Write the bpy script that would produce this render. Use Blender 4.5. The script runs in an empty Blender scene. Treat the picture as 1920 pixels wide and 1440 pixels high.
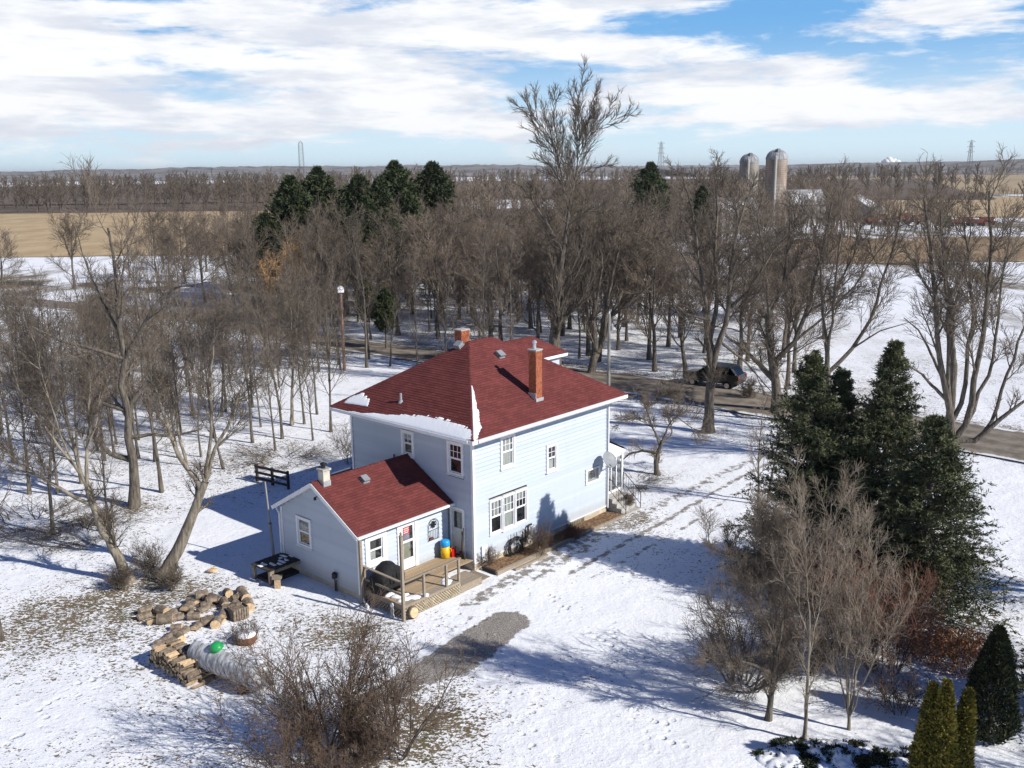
import bpy, math, random
import numpy as np
R = math.radians
random.seed(7)
RNG = np.random.default_rng(11)
SC = bpy.context.scene
COL = SC.collection

# ------------------------------------------------------------------ camera
FPX = 1802.2; HCAM = 16.909
PITCH = math.atan(401 / FPX); ROLL = -0.011
cam = bpy.data.cameras.new('camera'); camo = bpy.data.objects.new('camera', cam); COL.objects.link(camo)
cam.sensor_width = 36; cam.lens = FPX / 1920 * 36; cam.clip_start = .1; cam.clip_end = 40000
camo.rotation_mode = 'QUATERNION'
from mathutils import Matrix, Vector, Euler
_rm = Matrix.Rotation(math.pi / 2 - PITCH, 4, 'X') @ Matrix.Rotation(ROLL, 4, 'Z')
camo.matrix_world = Matrix.Translation((0, 0, HCAM)) @ _rm
SC.camera = camo

# ------------------------------------------------------------------ light
SUN_AZ = R(-27.0); SUN_EL = R(33.5)
sun_dir = Vector((math.cos(SUN_AZ) * math.cos(SUN_EL), math.sin(SUN_AZ) * math.cos(SUN_EL), math.sin(SUN_EL)))
sl = bpy.data.lights.new('sun', 'SUN'); sl.energy = 5.0; sl.angle = R(.53); sl.color = (1, .955, .88)
slo = bpy.data.objects.new('sun', sl); COL.objects.link(slo)
slo.rotation_euler = sun_dir.to_track_quat('Z', 'Y').to_euler()
SC.view_settings.view_transform = 'Standard'; SC.view_settings.look = 'None'
SC.view_settings.gamma = 1; SC.view_settings.use_curve_mapping = False
SC.view_settings.exposure = 0.22
SC.cycles.max_bounces = 6; SC.cycles.transparent_max_bounces = 8; SC.cycles.volume_bounces = 0
SC.cycles.diffuse_bounces = 2

class NT:
    """tiny helper to write node trees"""
    def __init__(s, tree):
        s.t = tree; tree.nodes.clear()
    def n(s, typ, ins=None, **props):
        nd = s.t.nodes.new(typ)
        for k, v in props.items(): setattr(nd, k, v)
        for k, v in (ins or {}).items():
            sk = nd.inputs[k]
            if isinstance(v, bpy.types.NodeSocket): s.t.links.new(v, sk)
            else:
                if sk.type == 'RGBA' and len(v) == 3: v = (*v, 1)
                sk.default_value = v
        return nd
    def math(s, op, a, b=0.0, c=0.0, clamp=False):
        nd = s.n('ShaderNodeMath', {0: a, 1: b, 2: c}, operation=op); nd.use_clamp = clamp
        return nd.outputs[0]
    def mix(s, f, a, b):
        nd = s.n('ShaderNodeMix', data_type='RGBA')
        for i, v in ((0, f), (6, a), (7, b)):
            sk = nd.inputs[i]
            if isinstance(v, bpy.types.NodeSocket): s.t.links.new(v, sk)
            else: sk.default_value = (*v, 1) if (i and len(v) == 3) else v
        return nd.outputs[2]
    def ramp(s, f, lo, hi):
        nd = s.n('ShaderNodeMapRange', {0: f, 1: lo, 2: hi, 3: 0.0, 4: 1.0}, interpolation_type='SMOOTHSTEP')
        return nd.outputs[0]

# ------------------------------------------------------------------ sky
world = bpy.data.worlds.new('World'); SC.world = world; world.use_nodes = True
w = NT(world.node_tree)
sky = w.n('ShaderNodeTexSky', sky_type='NISHITA', sun_disc=False, sun_elevation=SUN_EL,
          sun_rotation=math.atan2(sun_dir.x, sun_dir.y), altitude=250, air_density=1.0, dust_density=.3, ozone_density=1.5)
tc = w.n('ShaderNodeTexCoord')
d = tc.outputs['Generated']
sep = w.n('ShaderNodeSeparateXYZ', {0: d})
def cloud_noise(scale, off, detail=9, rough=.56):
    mp = w.n('ShaderNodeMapping', {'Vector': d, 'Scale': scale, 'Location': off})
    return w.n('ShaderNodeTexNoise', {'Vector': mp.outputs[0], 'Scale': 1.0, 'Detail': detail, 'Roughness': rough, 'Distortion': .25}).outputs['Fac']
zz = sep.outputs['Z']
n_big = cloud_noise((3.4, 3.4, 19), (3.7, 1.2, .55), 9, .60)
n_puff = cloud_noise((11, 11, 46), (2.3, 6.2, 1.7), 6, .62)
n_shade = cloud_noise((6.5, 6.5, 38), (9.1, 4.4, 2.0), 6, .58)
# a bank of cloud lies low in the sky all round; overhead it is clear, as the blue shadows tell
low = w.ramp(zz, .010, .050)
high = w.ramp(zz, .14, .25)
side = w.math('MULTIPLY', sep.outputs['X'], -.17)
cov = w.math('ADD', w.math('ADD', n_big, side), w.math('MULTIPLY', w.math('SUBTRACT', low, 1.0), .15))
cov = w.math('ADD', cov, w.math('MULTIPLY', w.math('SUBTRACT', n_puff, .5), .26))
cov = w.math('SUBTRACT', cov, w.math('MULTIPLY', high, .24))
mask = w.ramp(cov, .400, .525)
mask = w.math('MULTIPLY', mask, w.ramp(zz, -.01, .03))
shade = w.ramp(w.math('ADD', n_shade, w.math('MULTIPLY', w.math('SUBTRACT', n_puff, .5), .45)), .36, .60)
ccol = w.mix(shade, (12.6, 13.3, 14.8), (17.0, 17.2, 17.6))
skyc = w.n('ShaderNodeVectorMath', {0: sky.outputs[0], 1: (.20, .60, 1.30)}, operation='MULTIPLY').outputs[0]
skyc = w.mix(w.math('SUBTRACT', 1.0, w.ramp(zz, .14, .36)), skyc, (3.0, 7.6, 14.0))
skyc = w.mix(w.math('SUBTRACT', 1.0, w.ramp(zz, .01, .145)), skyc, (12.0, 15.2, 17.0))
colr = w.mix(mask, skyc, ccol)
bg = w.n('ShaderNodeBackground', {'Color': colr, 'Strength': .052})
w.n('ShaderNodeOutputWorld', {'Surface': bg.outputs[0]})

# ------------------------------------------------------------------ projection helpers (photo pixel -> place on the ground)
_fw = np.array([0, math.cos(PITCH), -math.sin(PITCH)]); _up = np.array([0, math.sin(PITCH), math.cos(PITCH)])
def ray(u, v):
    X, Y = u - 960, v - 720; c, s = math.cos(ROLL), math.sin(ROLL)
    return np.array([1., 0, 0]) * (c * X + s * Y) / FPX - _up * (-s * X + c * Y) / FPX + _fw
def gp(u, v, z=0.0):
    q = ray(u, v); return q * ((z - HCAM) / q[2]) + np.array([0, 0, HCAM])
def at(u, v, Y):
    q = ray(u, v); return q * (Y / q[1]) + np.array([0, 0, HCAM])

# ------------------------------------------------------------------ materials
MATS = {}
def newmat(name):
    m = bpy.data.materials.new(name); m.use_nodes = True; MATS[name] = m
    return m, NT(m.node_tree)
def finish(t, col, rough=.8, bump=None, bstr=.4, bdist=.02, spec=.3, metal=0.0, alpha=None, trans=None):
    ins = {'Base Color': col, 'Roughness': rough, 'Specular IOR Level': spec, 'Metallic': metal}
    if bump is not None:
        ins['Normal'] = t.n('ShaderNodeBump', {'Height': bump, 'Strength': bstr, 'Distance': bdist}).outputs[0]
    p = t.n('ShaderNodeBsdfPrincipled', ins)
    t.n('ShaderNodeOutputMaterial', {'Surface': p.outputs[0]})
def noisy(name, c1, c2, scale=4, stretch=(1, 1, 1), rough=.8, detail=6, lo=.35, hi=.65, bstr=.3, bdist=.02, spec=.3, metal=0.0, rnd=0.0, coord='Object'):
    m, t = newmat(name)
    co = t.n('ShaderNodeTexCoord').outputs[coord]
    mp = t.n('ShaderNodeMapping', {'Vector': co, 'Scale': stretch})
    nz = t.n('ShaderNodeTexNoise', {'Vector': mp.outputs[0], 'Scale': scale, 'Detail': detail, 'Roughness': .6}).outputs['Fac']
    col = t.mix(t.ramp(nz, lo, hi), c1, c2)
    if rnd:
        oi = t.n('ShaderNodeObjectInfo').outputs['Random']
        f = t.math('ADD', t.math('MULTIPLY', oi, 2 * rnd), 1 - rnd)
        col = t.n('ShaderNodeVectorMath', {0: col, 3: f}, operation='SCALE').outputs[0]
    finish(t, col, rough, nz, bstr, bdist, spec, metal)
    return m
def siding_mat():
    m, t = newmat('siding')
    oi = t.n('ShaderNodeObjectInfo'); rn = oi.outputs['Random']
    wp = t.n('ShaderNodeNewGeometry').outputs['Position']
    def nz(scale, stretch, detail=5):
        mp = t.n('ShaderNodeMapping', {'Vector': wp, 'Scale': stretch}); return t.n('ShaderNodeTexNoise', {'Vector': mp.outputs[0], 'Scale': scale, 'Detail': detail, 'Roughness': .65}).outputs['Fac']
    col = t.mix(rn, (.445, .50, .575), (.505, .56, .635))
    streak = t.ramp(nz(1.6, (1, 1, .16)), .52, .78)                 # rain streaks
    col = t.mix(t.math('MULTIPLY', streak, .35), col, (.36, .40, .43))
    z = t.n('ShaderNodeSeparateXYZ', {0: wp}).outputs['Z']
    splash = t.math('MULTIPLY', t.math('SUBTRACT', 1.0, t.ramp(t.math('ADD', z, t.math('MULTIPLY', nz(3.0, (1, 1, 1)), .5)), .75, 1.25)), .45)
    col = t.mix(splash, col, (.33, .31, .27))
    finish(t, col, .55, None, spec=.3)
siding_mat()
noisy('white_trim', (.74, .75, .77), (.82, .82, .83), 5, rough=.5, bstr=.05)
noisy('foundation', (.42, .36, .27), (.58, .50, .39), 2.5, rough=.9, bstr=.3)
noisy('concrete', (.33, .32, .30), (.48, .46, .43), 5, rough=.95)
noisy('brick', (.22, .055, .026), (.46, .15, .07), 9, rough=.85, lo=.3, hi=.7)
noisy('mortar', (.24, .17, .13), (.32, .24, .19), 20, rough=.95)
noisy('bark', (.055, .046, .037), (.18, .155, .125), 3.0, (3.5, 3.5, .6), .95, lo=.3, hi=.7, bstr=.9, bdist=.06)
noisy('bark_pale', (.12, .10, .075), (.32, .28, .22), 3.0, (3, 3, .5), .95, lo=.3, hi=.7, bstr=.8, bdist=.05)
noisy('twig', (.098, .078, .059), (.19, .155, .122), 2.0, rough=.95, bstr=0, rnd=.25)
noisy('twig_far', (.108, .084, .064), (.20, .160, .126), .6, rough=.95, bstr=0, rnd=.30)
noisy('twig_dark', (.080, .052, .036), (.16, .112, .08), 2.0, rough=.95, bstr=0, rnd=.1)
noisy('twig_pale', (.17, .135, .10), (.29, .24, .19), 2.0, rough=.95, bstr=0, rnd=.1)
noisy('twig_red', (.155, .075, .05), (.25, .125, .085), 2.0, rough=.95, bstr=0, rnd=.1)
noisy('twig_willow', (.40, .22, .085), (.52, .31, .13), 1.0, rough=.95, bstr=0, rnd=.1)
noisy('dead_leaf', (.26, .11, .04), (.42, .20, .075), 8, rough=.9, bstr=0)
noisy('spruce_needle', (.044, .056, .028), (.155, .165, .078), 1.6, rough=.8, bstr=0, lo=.4, hi=.65)
noisy('pine_needle', (.022, .034, .014), (.060, .075, .030), .7, rough=.8, bstr=0, rnd=.2)
noisy('cedar_gold', (.10, .095, .018), (.24, .20, .035), 5, rough=.8, bstr=0)
noisy('cedar_dark', (.018, .026, .012), (.05, .058, .025), 5, rough=.8, bstr=0)
noisy('old_wood', (.20, .165, .125), (.36, .30, .23), 6, (1, 14, 14), .9, bstr=.3, rnd=.14)
noisy('deck_wood', (.30, .215, .13), (.46, .345, .22), 5, (1, 12, 12), .85, bstr=.3, rnd=.16)
noisy('lattice_wood', (.33, .28, .19), (.50, .44, .32), 6, (1, 1, 1), .9, rnd=.15)
noisy('black_wood', (.022, .018, .016), (.06, .05, .045), 6, rough=.85)
noisy('log_bark', (.13, .10, .075), (.27, .22, .165), 9, rough=.95, bstr=.8, rnd=.2)
noisy('log_cut', (.42, .29, .165), (.60, .45, .285), 10, rough=.9, rnd=.15)
noisy('black_metal', (.012, .012, .013), (.025, .025, .027), 8, rough=.5)
noisy('black_cover', (.008, .008, .009), (.016, .016, .017), 3, rough=.8, bstr=.5, bdist=.05)
noisy('grey_metal', (.30, .31, .32), (.42, .43, .44), 5, rough=.45, metal=.3)
noisy('dish_grey', (.22, .235, .25), (.27, .285, .30), 5, rough=.5)
noisy('flashing', (.45, .46, .47), (.6, .61, .62), 5, rough=.4, metal=.5)
noisy('tank_paint', (.20, .20, .20), (.62, .62, .61), 3.0, (3, 1, 1), rough=.5)
noisy('green_plastic', (.01, .28, .07), (.015, .36, .09), 4, rough=.4, spec=.5)
noisy('yellow_plastic', (.72, .42, .01), (.80, .50, .02), 4, rough=.4, spec=.5)
noisy('blue_plastic', (.01, .26, .62), (.02, .33, .70), 4, rough=.4, spec=.5)
noisy('red_plastic', (.55, .012, .012), (.65, .02, .02), 4, rough=.4, spec=.5)
noisy('rust', (.10, .042, .025), (.19, .085, .05), 6, rough=.9)
noisy('silo_concrete', (.20, .18, .15), (.40, .37, .32), .5, (1, 1, .35), .95, lo=.3, hi=.7)
noisy('silo_dome', (.24, .25, .26), (.38, .39, .40), .8, rough=.8)
noisy('silo_rust', (.30, .10, .05), (.45, .19, .1), 1.5, rough=.9)
noisy('door_paint', (.52, .52, .50), (.60, .60, .58), 3, rough=.5)
noisy('cream_paint', (.50, .47, .38), (.62, .59, .49), 3, rough=.5)
noisy('curtain', (.60, .60, .57), (.78, .77, .73), 14, (1, 1, .15), .9, bstr=0)
noisy('unlit_interior', (.012, .013, .015), (.045, .042, .04), 3, rough=.9, bstr=0)  # near-black tone stands in for unlit rooms
noisy('poster_red', (.50, .02, .02), (.58, .03, .03), 5, rough=.6, bstr=0)
noisy('paper', (.75, .74, .72), (.8, .79, .78), 5, rough=.7, bstr=0)
noisy('poster_grey', (.16, .16, .22), (.22, .22, .28), 5, rough=.6, bstr=0)
noisy('far_roof', (.22, .225, .235), (.34, .345, .355), .6, (1, 1, 1), .8)
noisy('wall_grey', (.30, .28, .26), (.4, .38, .36), .6, rough=.9)
noisy('wall_red', (.13, .04, .03), (.20, .065, .05), .6, rough=.9)
noisy('steel_tower', (.16, .17, .19), (.2, .21, .23), .6, rough=.7)
noisy('steam', (.85, .85, .86), (.9, .9, .9), .01, rough=1, bstr=0)
noisy('pole_grey', (.24, .23, .21), (.36, .345, .32), 2, (4, 4, .4), .9)
noisy('pole_brown', (.17, .10, .07), (.26, .165, .12), 2, (4, 4, .4), .9)
noisy('car_paint', (.008, .009, .011), (.012, .013, .016), 2, rough=.18, spec=.6, bstr=0)
noisy('rubber', (.012, .012, .012), (.02, .02, .02), 6, rough=.9)
noisy('chrome', (.5, .5, .52), (.6, .6, .62), 6, rough=.2, metal=.9, bstr=0)
noisy('lamp_red', (.35, .01, .01), (.4, .015, .015), 5, rough=.2, bstr=0)
noisy('lamp_clear', (.6, .6, .62), (.7, .7, .72), 5, rough=.15, bstr=0)
noisy('hill_wood', (.085, .075, .068), (.24, .225, .21), .012, (1, 1, .3), 1.0, detail=10, lo=.35, hi=.62, bstr=0)

def glass_mat(name, tint, refl):
    m, t = newmat(name)
    fr = t.n('ShaderNodeFresnel', {'IOR': 1.5}).outputs[0]
    f = t.math('ADD', t.math('MULTIPLY', fr, 1.3), refl, clamp=True)
    f = t.math('MULTIPLY', f, t.math('SUBTRACT', 1.0, t.n('ShaderNodeNewGeometry').outputs['Backfacing']))   # one reflection per pane
    a = t.n('ShaderNodeBsdfTransparent', {'Color': tint}); b = t.n('ShaderNodeBsdfGlossy', {'Color': (1, 1, 1), 'Roughness': .02})
    mx = t.n('ShaderNodeMixShader', {0: f, 1: a.outputs[0], 2: b.outputs[0]})
    t.n('ShaderNodeOutputMaterial', {'Surface': mx.outputs[0]})
glass_mat('glass', (.80, .82, .82), .02); glass_mat('car_glass', (.05, .05, .06), .08)

def snow_mat():
    m, t = newmat('snow')
    co = t.n('ShaderNodeTexCoord').outputs['Object']
    nz = t.n('ShaderNodeTexNoise', {'Vector': co, 'Scale': 9.0, 'Detail': 6}).outputs['Fac']
    finish(t, t.mix(nz, (.80, .82, .85), (.86, .87, .89)), .7, nz, .35, .03, .25)
snow_mat()

def shingle_mat(name, c1, c2):
    m, t = newmat(name)
    uv = t.n('ShaderNodeUVMap', uv_map='UVMap').outputs[0]
    br = t.n('ShaderNodeTexBrick', {'Vector': uv, 'Color1': (*c1, 1), 'Color2': (*c2, 1), 'Mortar': (c1[0] * .45, c1[1] * .45, c1[2] * .45, 1), 'Scale': 1.0,
                                    'Mortar Size': .006, 'Mortar Smooth': .2, 'Bias': 0.0, 'Brick Width': .30, 'Row Height': .14})
    nz = t.n('ShaderNodeTexNoise', {'Vector': uv, 'Scale': .8, 'Detail': 8, 'Roughness': .65}).outputs['Fac']
    f = t.math('ADD', t.math('MULTIPLY', nz, .9), .55)
    col = t.n('ShaderNodeVectorMath', {0: br.outputs['Color'], 3: f}, operation='SCALE').outputs[0]
    gr = t.n('ShaderNodeTexNoise', {'Vector': uv, 'Scale': 60.0, 'Detail': 3}).outputs['Fac']
    finish(t, col, .92, gr, .4, .01, .2)
shingle_mat('shingle', (.125, .033, .031), (.17, .046, .042))

def ground_mat():
    m, t = newmat('ground')
    co = t.n('ShaderNodeTexCoord').outputs['Object']
    def nz(scale, detail=6, rough=.6, stretch=(1, 1, 1), off=(0, 0, 0), dist=0.0):
        mp = t.n('ShaderNodeMapping', {'Vector': co, 'Scale': stretch, 'Location': off})
        return t.n('ShaderNodeTexNoise', {'Vector': mp.outputs[0], 'Scale': scale, 'Detail': detail, 'Roughness': rough, 'Distortion': dist}).outputs['Fac']
    at_d = t.n('ShaderNodeAttribute', attribute_name='dirt').outputs['Fac']
    at_g = t.n('ShaderNodeAttribute', attribute_name='gravel').outputs['Fac']
    at_t = t.n('ShaderNodeAttribute', attribute_name='dist').outputs['Fac']   # 0 near, 1 far
    snow = t.mix(nz(.35, 5), (.78, .80, .835), (.86, .87, .89))
    # leaf and grass flecks: small specks near, broad patches far away
    f1 = nz(5.5, 3, .62, (1, 1.5, 1), (3, 1, 0), .6); f2 = nz(14.0, 2, .6, (1, 1.3, 1)); f3 = nz(.9, 4, .65)
    fl = t.math('ADD', t.math('MULTIPLY', f1, .62), t.math('MULTIPLY', f2, .38))
    thr = t.math('SUBTRACT', .685, t.math('MULTIPLY', at_d, .20))
    thr = t.math('SUBTRACT', thr, t.math('MULTIPLY', t.math('SUBTRACT', f3, .5), .30))
    flm = t.ramp(t.math('SUBTRACT', fl, thr), -.005, .045)
    farm = t.ramp(t.math('ADD', nz(.05, 6, .7, (1, .45, 1)), t.math('MULTIPLY', at_d, .25)), .60, .74)
    flm = t.mix(at_t, flm, farm)
    dirt = t.mix(nz(3.0, 5), (.095, .07, .042), (.225, .175, .105))
    dirt = t.mix(t.ramp(nz(1.3, 3), .48, .66), dirt, (.12, .105, .055))
    col = t.mix(flm, snow, dirt)
    gv = nz(22.0, 2, .7); gw = nz(2.2, 5, .68, (1, 1, 1), (7, 2, 0))
    grav = t.mix(t.ramp(gv, .35, .68), (.13, .115, .098), (.42, .39, .355))
    gm = t.ramp(t.math('ADD', at_g, t.math('MULTIPLY', t.math('SUBTRACT', gw, .5), 1.1)), .44, .58)
    col = t.mix(gm, col, grav)
    at_p = t.n('ShaderNodeAttribute', attribute_name='trail').outputs['Fac']
    vo = t.n('ShaderNodeTexVoronoi', {'Vector': co, 'Scale': 2.4, 'Randomness': 1.0}).outputs['Distance']
    steps = t.math('MULTIPLY', t.math('SUBTRACT', t.ramp(vo, .16, .34), 1.0), t.math('MULTIPLY', at_p, .9))
    bump = t.math('ADD', t.math('ADD', nz(1.6, 4, .6), t.math('MULTIPLY', f1, .45)), steps)
    finish(t, col, .8, bump, .6, .10, .22)
ground_mat()

def field_mat(name, c1, c2, snowy, rows=(.9, 0.0)):
    m, t = newmat(name)
    co = t.n('ShaderNodeTexCoord').outputs['Object']
    def nz(scale, detail=6, stretch=(1, 1, 1)):
        mp = t.n('ShaderNodeMapping', {'Vector': co, 'Scale': stretch})
        return t.n('ShaderNodeTexNoise', {'Vector': mp.outputs[0], 'Scale': scale, 'Detail': detail, 'Roughness': .68}).outputs['Fac']
    col = t.mix(t.ramp(nz(.12, 9, (1, .5, 1)), .35, .65), c1, c2)
    wv = t.n('ShaderNodeTexWave', {'Vector': co, 'Scale': rows[0] * .3, 'Distortion': 1.5, 'Detail': 2.0}).outputs['Fac']
    col = t.mix(t.math('MULTIPLY', wv, .25), col, (c1[0] * .6, c1[1] * .6, c1[2] * .6))
    sm = t.ramp(nz(.06, 10, (1, .35, 1)), 1 - snowy, 1.08 - snowy)
    col = t.mix(sm, col, (.78, .8, .83))
    finish(t, col, .95, nz(2.0), .3, .05, .1)
field_mat('stubble', (.40, .295, .17), (.53, .405, .25), .36)
field_mat('stubble_brown', (.22, .155, .095), (.34, .25, .155), .42)
field_mat('stubble_pale', (.34, .26, .16), (.44, .35, .225), .36)
field_mat('reed_bank', (.30, .175, .08), (.42, .26, .13), .40)

def road_mat():
    m, t = newmat('road')
    uv = t.n('ShaderNodeUVMap', uv_map='UVMap').outputs[0]
    co = t.n('ShaderNodeTexCoord').outputs['Object']
    nz = t.n('ShaderNodeTexNoise', {'Vector': co, 'Scale': 1.2, 'Detail': 8, 'Roughness': .7}).outputs['Fac']
    sx = t.n('ShaderNodeSeparateXYZ', {0: uv}).outputs['Y']
    # worn wheel lanes across the width
    wv = t.math('SINE', t.math('MULTIPLY', sx, 25.1))
    f = t.math('ADD', t.math('MULTIPLY', wv, .07), nz)
    col = t.mix(t.ramp(f, .3, .72), (.135, .112, .088), (.275, .235, .19))
    mp = t.n('ShaderNodeMapping', {'Vector': co, 'Scale': (1, 1, 1)})
    ice = t.n('ShaderNodeTexNoise', {'Vector': mp.outputs[0], 'Scale': .55, 'Detail': 9, 'Roughness': .7}).outputs['Fac']
    edge = t.math('ABSOLUTE', t.math('SUBTRACT', t.math('MULTIPLY', sx, 2.0), 1.0))
    sm = t.ramp(t.math('ADD', ice, t.math('MULTIPLY', t.ramp(edge, .72, 1.0), .30)), .66, .78)
    col = t.mix(sm, col, (.72, .74, .77))
    finish(t, col, .85, nz, .3, .02, .25)
road_mat()

# ------------------------------------------------------------------ object helpers
def tag(o, label=None, cat=None, group=None, kind=None):
    if label: o['label'] = label
    if cat: o['category'] = cat
    if group: o['group'] = group
    if kind: o['kind'] = kind
    return o
def empty(name, loc=(0, 0, 0), rz=0.0, label=None, cat=None, group=None, scale=None, rot=None):
    o = bpy.data.objects.new(name, None); COL.objects.link(o)
    o.location = loc; o.rotation_euler = rot or (0, 0, rz)
    if scale: o.scale = scale if hasattr(scale, '__len__') else (scale,) * 3
    o.empty_display_size = .2
    return tag(o, label, cat, group)
def obj(name, me, parent=None, loc=None, rot=None, scale=None):
    o = bpy.data.objects.new(name, me); COL.objects.link(o)
    if parent: o.parent = parent
    if loc is not None: o.location = loc
    if rot is not None: o.rotation_euler = rot
    if scale is not None: o.scale = scale
    return o
def np_mesh(name, V, F, mat, smooth=False, midx=None, mats=None, uv=None):
    V = np.asarray(V, np.float32); F = np.asarray(F, np.int32)
    me = bpy.data.meshes.new(name); k = F.shape[1]
    me.vertices.add(len(V)); me.vertices.foreach_set('co', V.ravel())
    me.loops.add(F.size); me.loops.foreach_set('vertex_index', F.ravel())
    me.polygons.add(len(F)); me.polygons.foreach_set('loop_start', np.arange(0, F.size, k, dtype=np.int32))
    for mm in (mats or [mat]): me.materials.append(MATS[mm])
    if midx is not None: me.polygons.foreach_set('material_index', np.asarray(midx, np.int32))
    if smooth: me.polygons.foreach_set('use_smooth', np.ones(len(F), bool))
    if uv is not None:
        l = me.uv_layers.new(name='UVMap'); l.data.foreach_set('uv', np.asarray(uv, np.float32).ravel())
    me.update(calc_edges=True)
    return me
class MB:
    def __init__(s): s.V = []; s.F = []; s.M = []; s.m = 0
    def face(s, pts):
        b = len(s.V); s.V += [tuple(p) for p in pts]; s.F.append(list(range(b, b + len(pts)))); s.M.append(s.m)
    def box(s, x0, x1, y0, y1, z0, z1):
        x0, x1 = sorted((x0, x1)); y0, y1 = sorted((y0, y1)); z0, z1 = sorted((z0, z1))
        b = len(s.V)
        s.V += [(x0, y0, z0), (x1, y0, z0), (x1, y1, z0), (x0, y1, z0), (x0, y0, z1), (x1, y0, z1), (x1, y1, z1), (x0, y1, z1)]
        for f in ((0, 3, 2, 1), (4, 5, 6, 7), (0, 1, 5, 4), (1, 2, 6, 5), (2, 3, 7, 6), (3, 0, 4, 7)):
            s.F.append([b + i for i in f]); s.M.append(s.m)
        return s
    def bar(s, p, q, wdt, hgt=None, upv=(0, 0, 1)):
        p = Vector(p); q = Vector(q); d_ = (q - p).normalized(); u = Vector(upv)
        if abs(d_.dot(u)) > .98: u = Vector((1, 0, 0))
        sd = d_.cross(u).normalized(); u = sd.cross(d_); hgt = hgt or wdt
        b = len(s.V)
        for e in (p, q):
            for a, c in ((-1, -1), (1, -1), (1, 1), (-1, 1)): s.V.append(tuple(e + sd * a * wdt / 2 + u * c * hgt / 2))
        for f in ((0, 1, 2, 3), (7, 6, 5, 4), (0, 4, 5, 1), (1, 5, 6, 2), (2, 6, 7, 3), (3, 7, 4, 0)):
            s.F.append([b + i for i in f]); s.M.append(s.m)
        return s
    def prism(s, poly, axis, a, c):
        """extrude a 2D polygon along an axis ('x','y','z') from a to c"""
        def mk(p, h): return {'x': (h, p[0], p[1]), 'y': (p[0], h, p[1]), 'z': (p[0], p[1], h)}[axis]
        n = len(poly); b = len(s.V)
        s.V += [mk(p, a) for p in poly] + [mk(p, c) for p in poly]
        s.F.append([b + i for i in range(n)][::-1]); s.M.append(s.m); s.F.append([b + n + i for i in range(n)]); s.M.append(s.m)
        for i in range(n):
            j = (i + 1) % n; s.F.append([b + i, b + j, b + n + j, b + n + i]); s.M.append(s.m)
        return s
    def lathe(s, prof, n=16, c=(0, 0, 0), axis='z'):
        """revolve a profile of (radius, height)"""
        b = len(s.V); k = len(prof)
        for r, h in prof:
            for i in range(n):
                a = 2 * math.pi * i / n; x, y = r * math.cos(a), r * math.sin(a)
                p = (x, y, h) if axis == 'z' else ((h, x, y) if axis == 'x' else (x, h, y))
                s.V.append((p[0] + c[0], p[1] + c[1], p[2] + c[2]))
        for q in range(k - 1):
            for i in range(n):
                j = (i + 1) % n; s.F.append([b + q * n + i, b + q * n + j, b + (q + 1) * n + j, b + (q + 1) * n + i]); s.M.append(s.m)
        s.F.append([b + i for i in range(n)][::-1]); s.M.append(s.m); s.F.append([b + (k - 1) * n + i for i in range(n)]); s.M.append(s.m)
        return s
    def tube(s, pts, rad, n=6):
        pts = [Vector(p) for p in pts]; b = len(s.V)
        if not hasattr(rad, '__len__'): rad = [rad] * len(pts)
        for i, p in enumerate(pts):
            t_ = (pts[min(i + 1, len(pts) - 1)] - pts[max(i - 1, 0)]).normalized()
            u = Vector((0, 0, 1)) if abs(t_.z) < .9 else Vector((1, 0, 0))
            sd = t_.cross(u).normalized(); u = sd.cross(t_)
            for k in range(n):
                a = 2 * math.pi * k / n; s.V.append(tuple(p + (sd * math.cos(a) + u * math.sin(a)) * rad[i]))
        for i in range(len(pts) - 1):
            for k in range(n):
                j = (k + 1) % n; s.F.append([b + i * n + k, b + i * n + j, b + (i + 1) * n + j, b + (i + 1) * n + k]); s.M.append(s.m)
        s.F.append([b + k for k in range(n)][::-1]); s.M.append(s.m); e = b + (len(pts) - 1) * n; s.F.append([e + k for k in range(n)]); s.M.append(s.m)
        return s
    def mesh(s, name, mats, smooth=False):
        me = bpy.data.meshes.new(name); me.from_pydata(s.V, [], s.F)
        for mm in ([mats] if isinstance(mats, str) else mats): me.materials.append(MATS[mm])
        me.polygons.foreach_set('material_index', s.M)
        if smooth: me.polygons.foreach_set('use_smooth', [True] * len(s.F))
        me.update(); return me
    def build(s, name, mats, parent=None, smooth=False, **kw):
        return obj(name, s.mesh(name, mats, smooth), parent, **kw)

# ------------------------------------------------------------------ ground
def axis(fine0, fine1, step, lo, hi):
    a = list(np.arange(fine0, fine1 + 1e-6, step)); s_ = step; x = fine1
    while x < hi: s_ *= 1.16; x += s_; a.append(min(x, hi))
    s_ = step; x = fine0; pre = []
    while x > lo: s_ *= 1.16; x -= s_; pre.append(max(x, lo))
    return np.array(pre[::-1] + a)
gx = axis(-34, 36, .25, -14000, 14000); gy = axis(21, 100, .25, -600, 14000)
GX, GY = np.meshgrid(gx, gy)
def vnoise(x, y, s, seed=0):
    """smooth value noise"""
    x = x / s; y = y / s; xi = np.floor(x); yi = np.floor(y); fx = x - xi; fy = y - yi
    fx = fx * fx * (3 - 2 * fx); fy = fy * fy * (3 - 2 * fy)
    def h(a, b): q = np.sin(a * 127.1 + b * 311.7 + seed * 74.7) * 43758.5453; return q - np.floor(q)
    return (h(xi, yi) * (1 - fx) + h(xi + 1, yi) * fx) * (1 - fy) + (h(xi, yi + 1) * (1 - fx) + h(xi + 1, yi + 1) * fx) * fy
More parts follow.
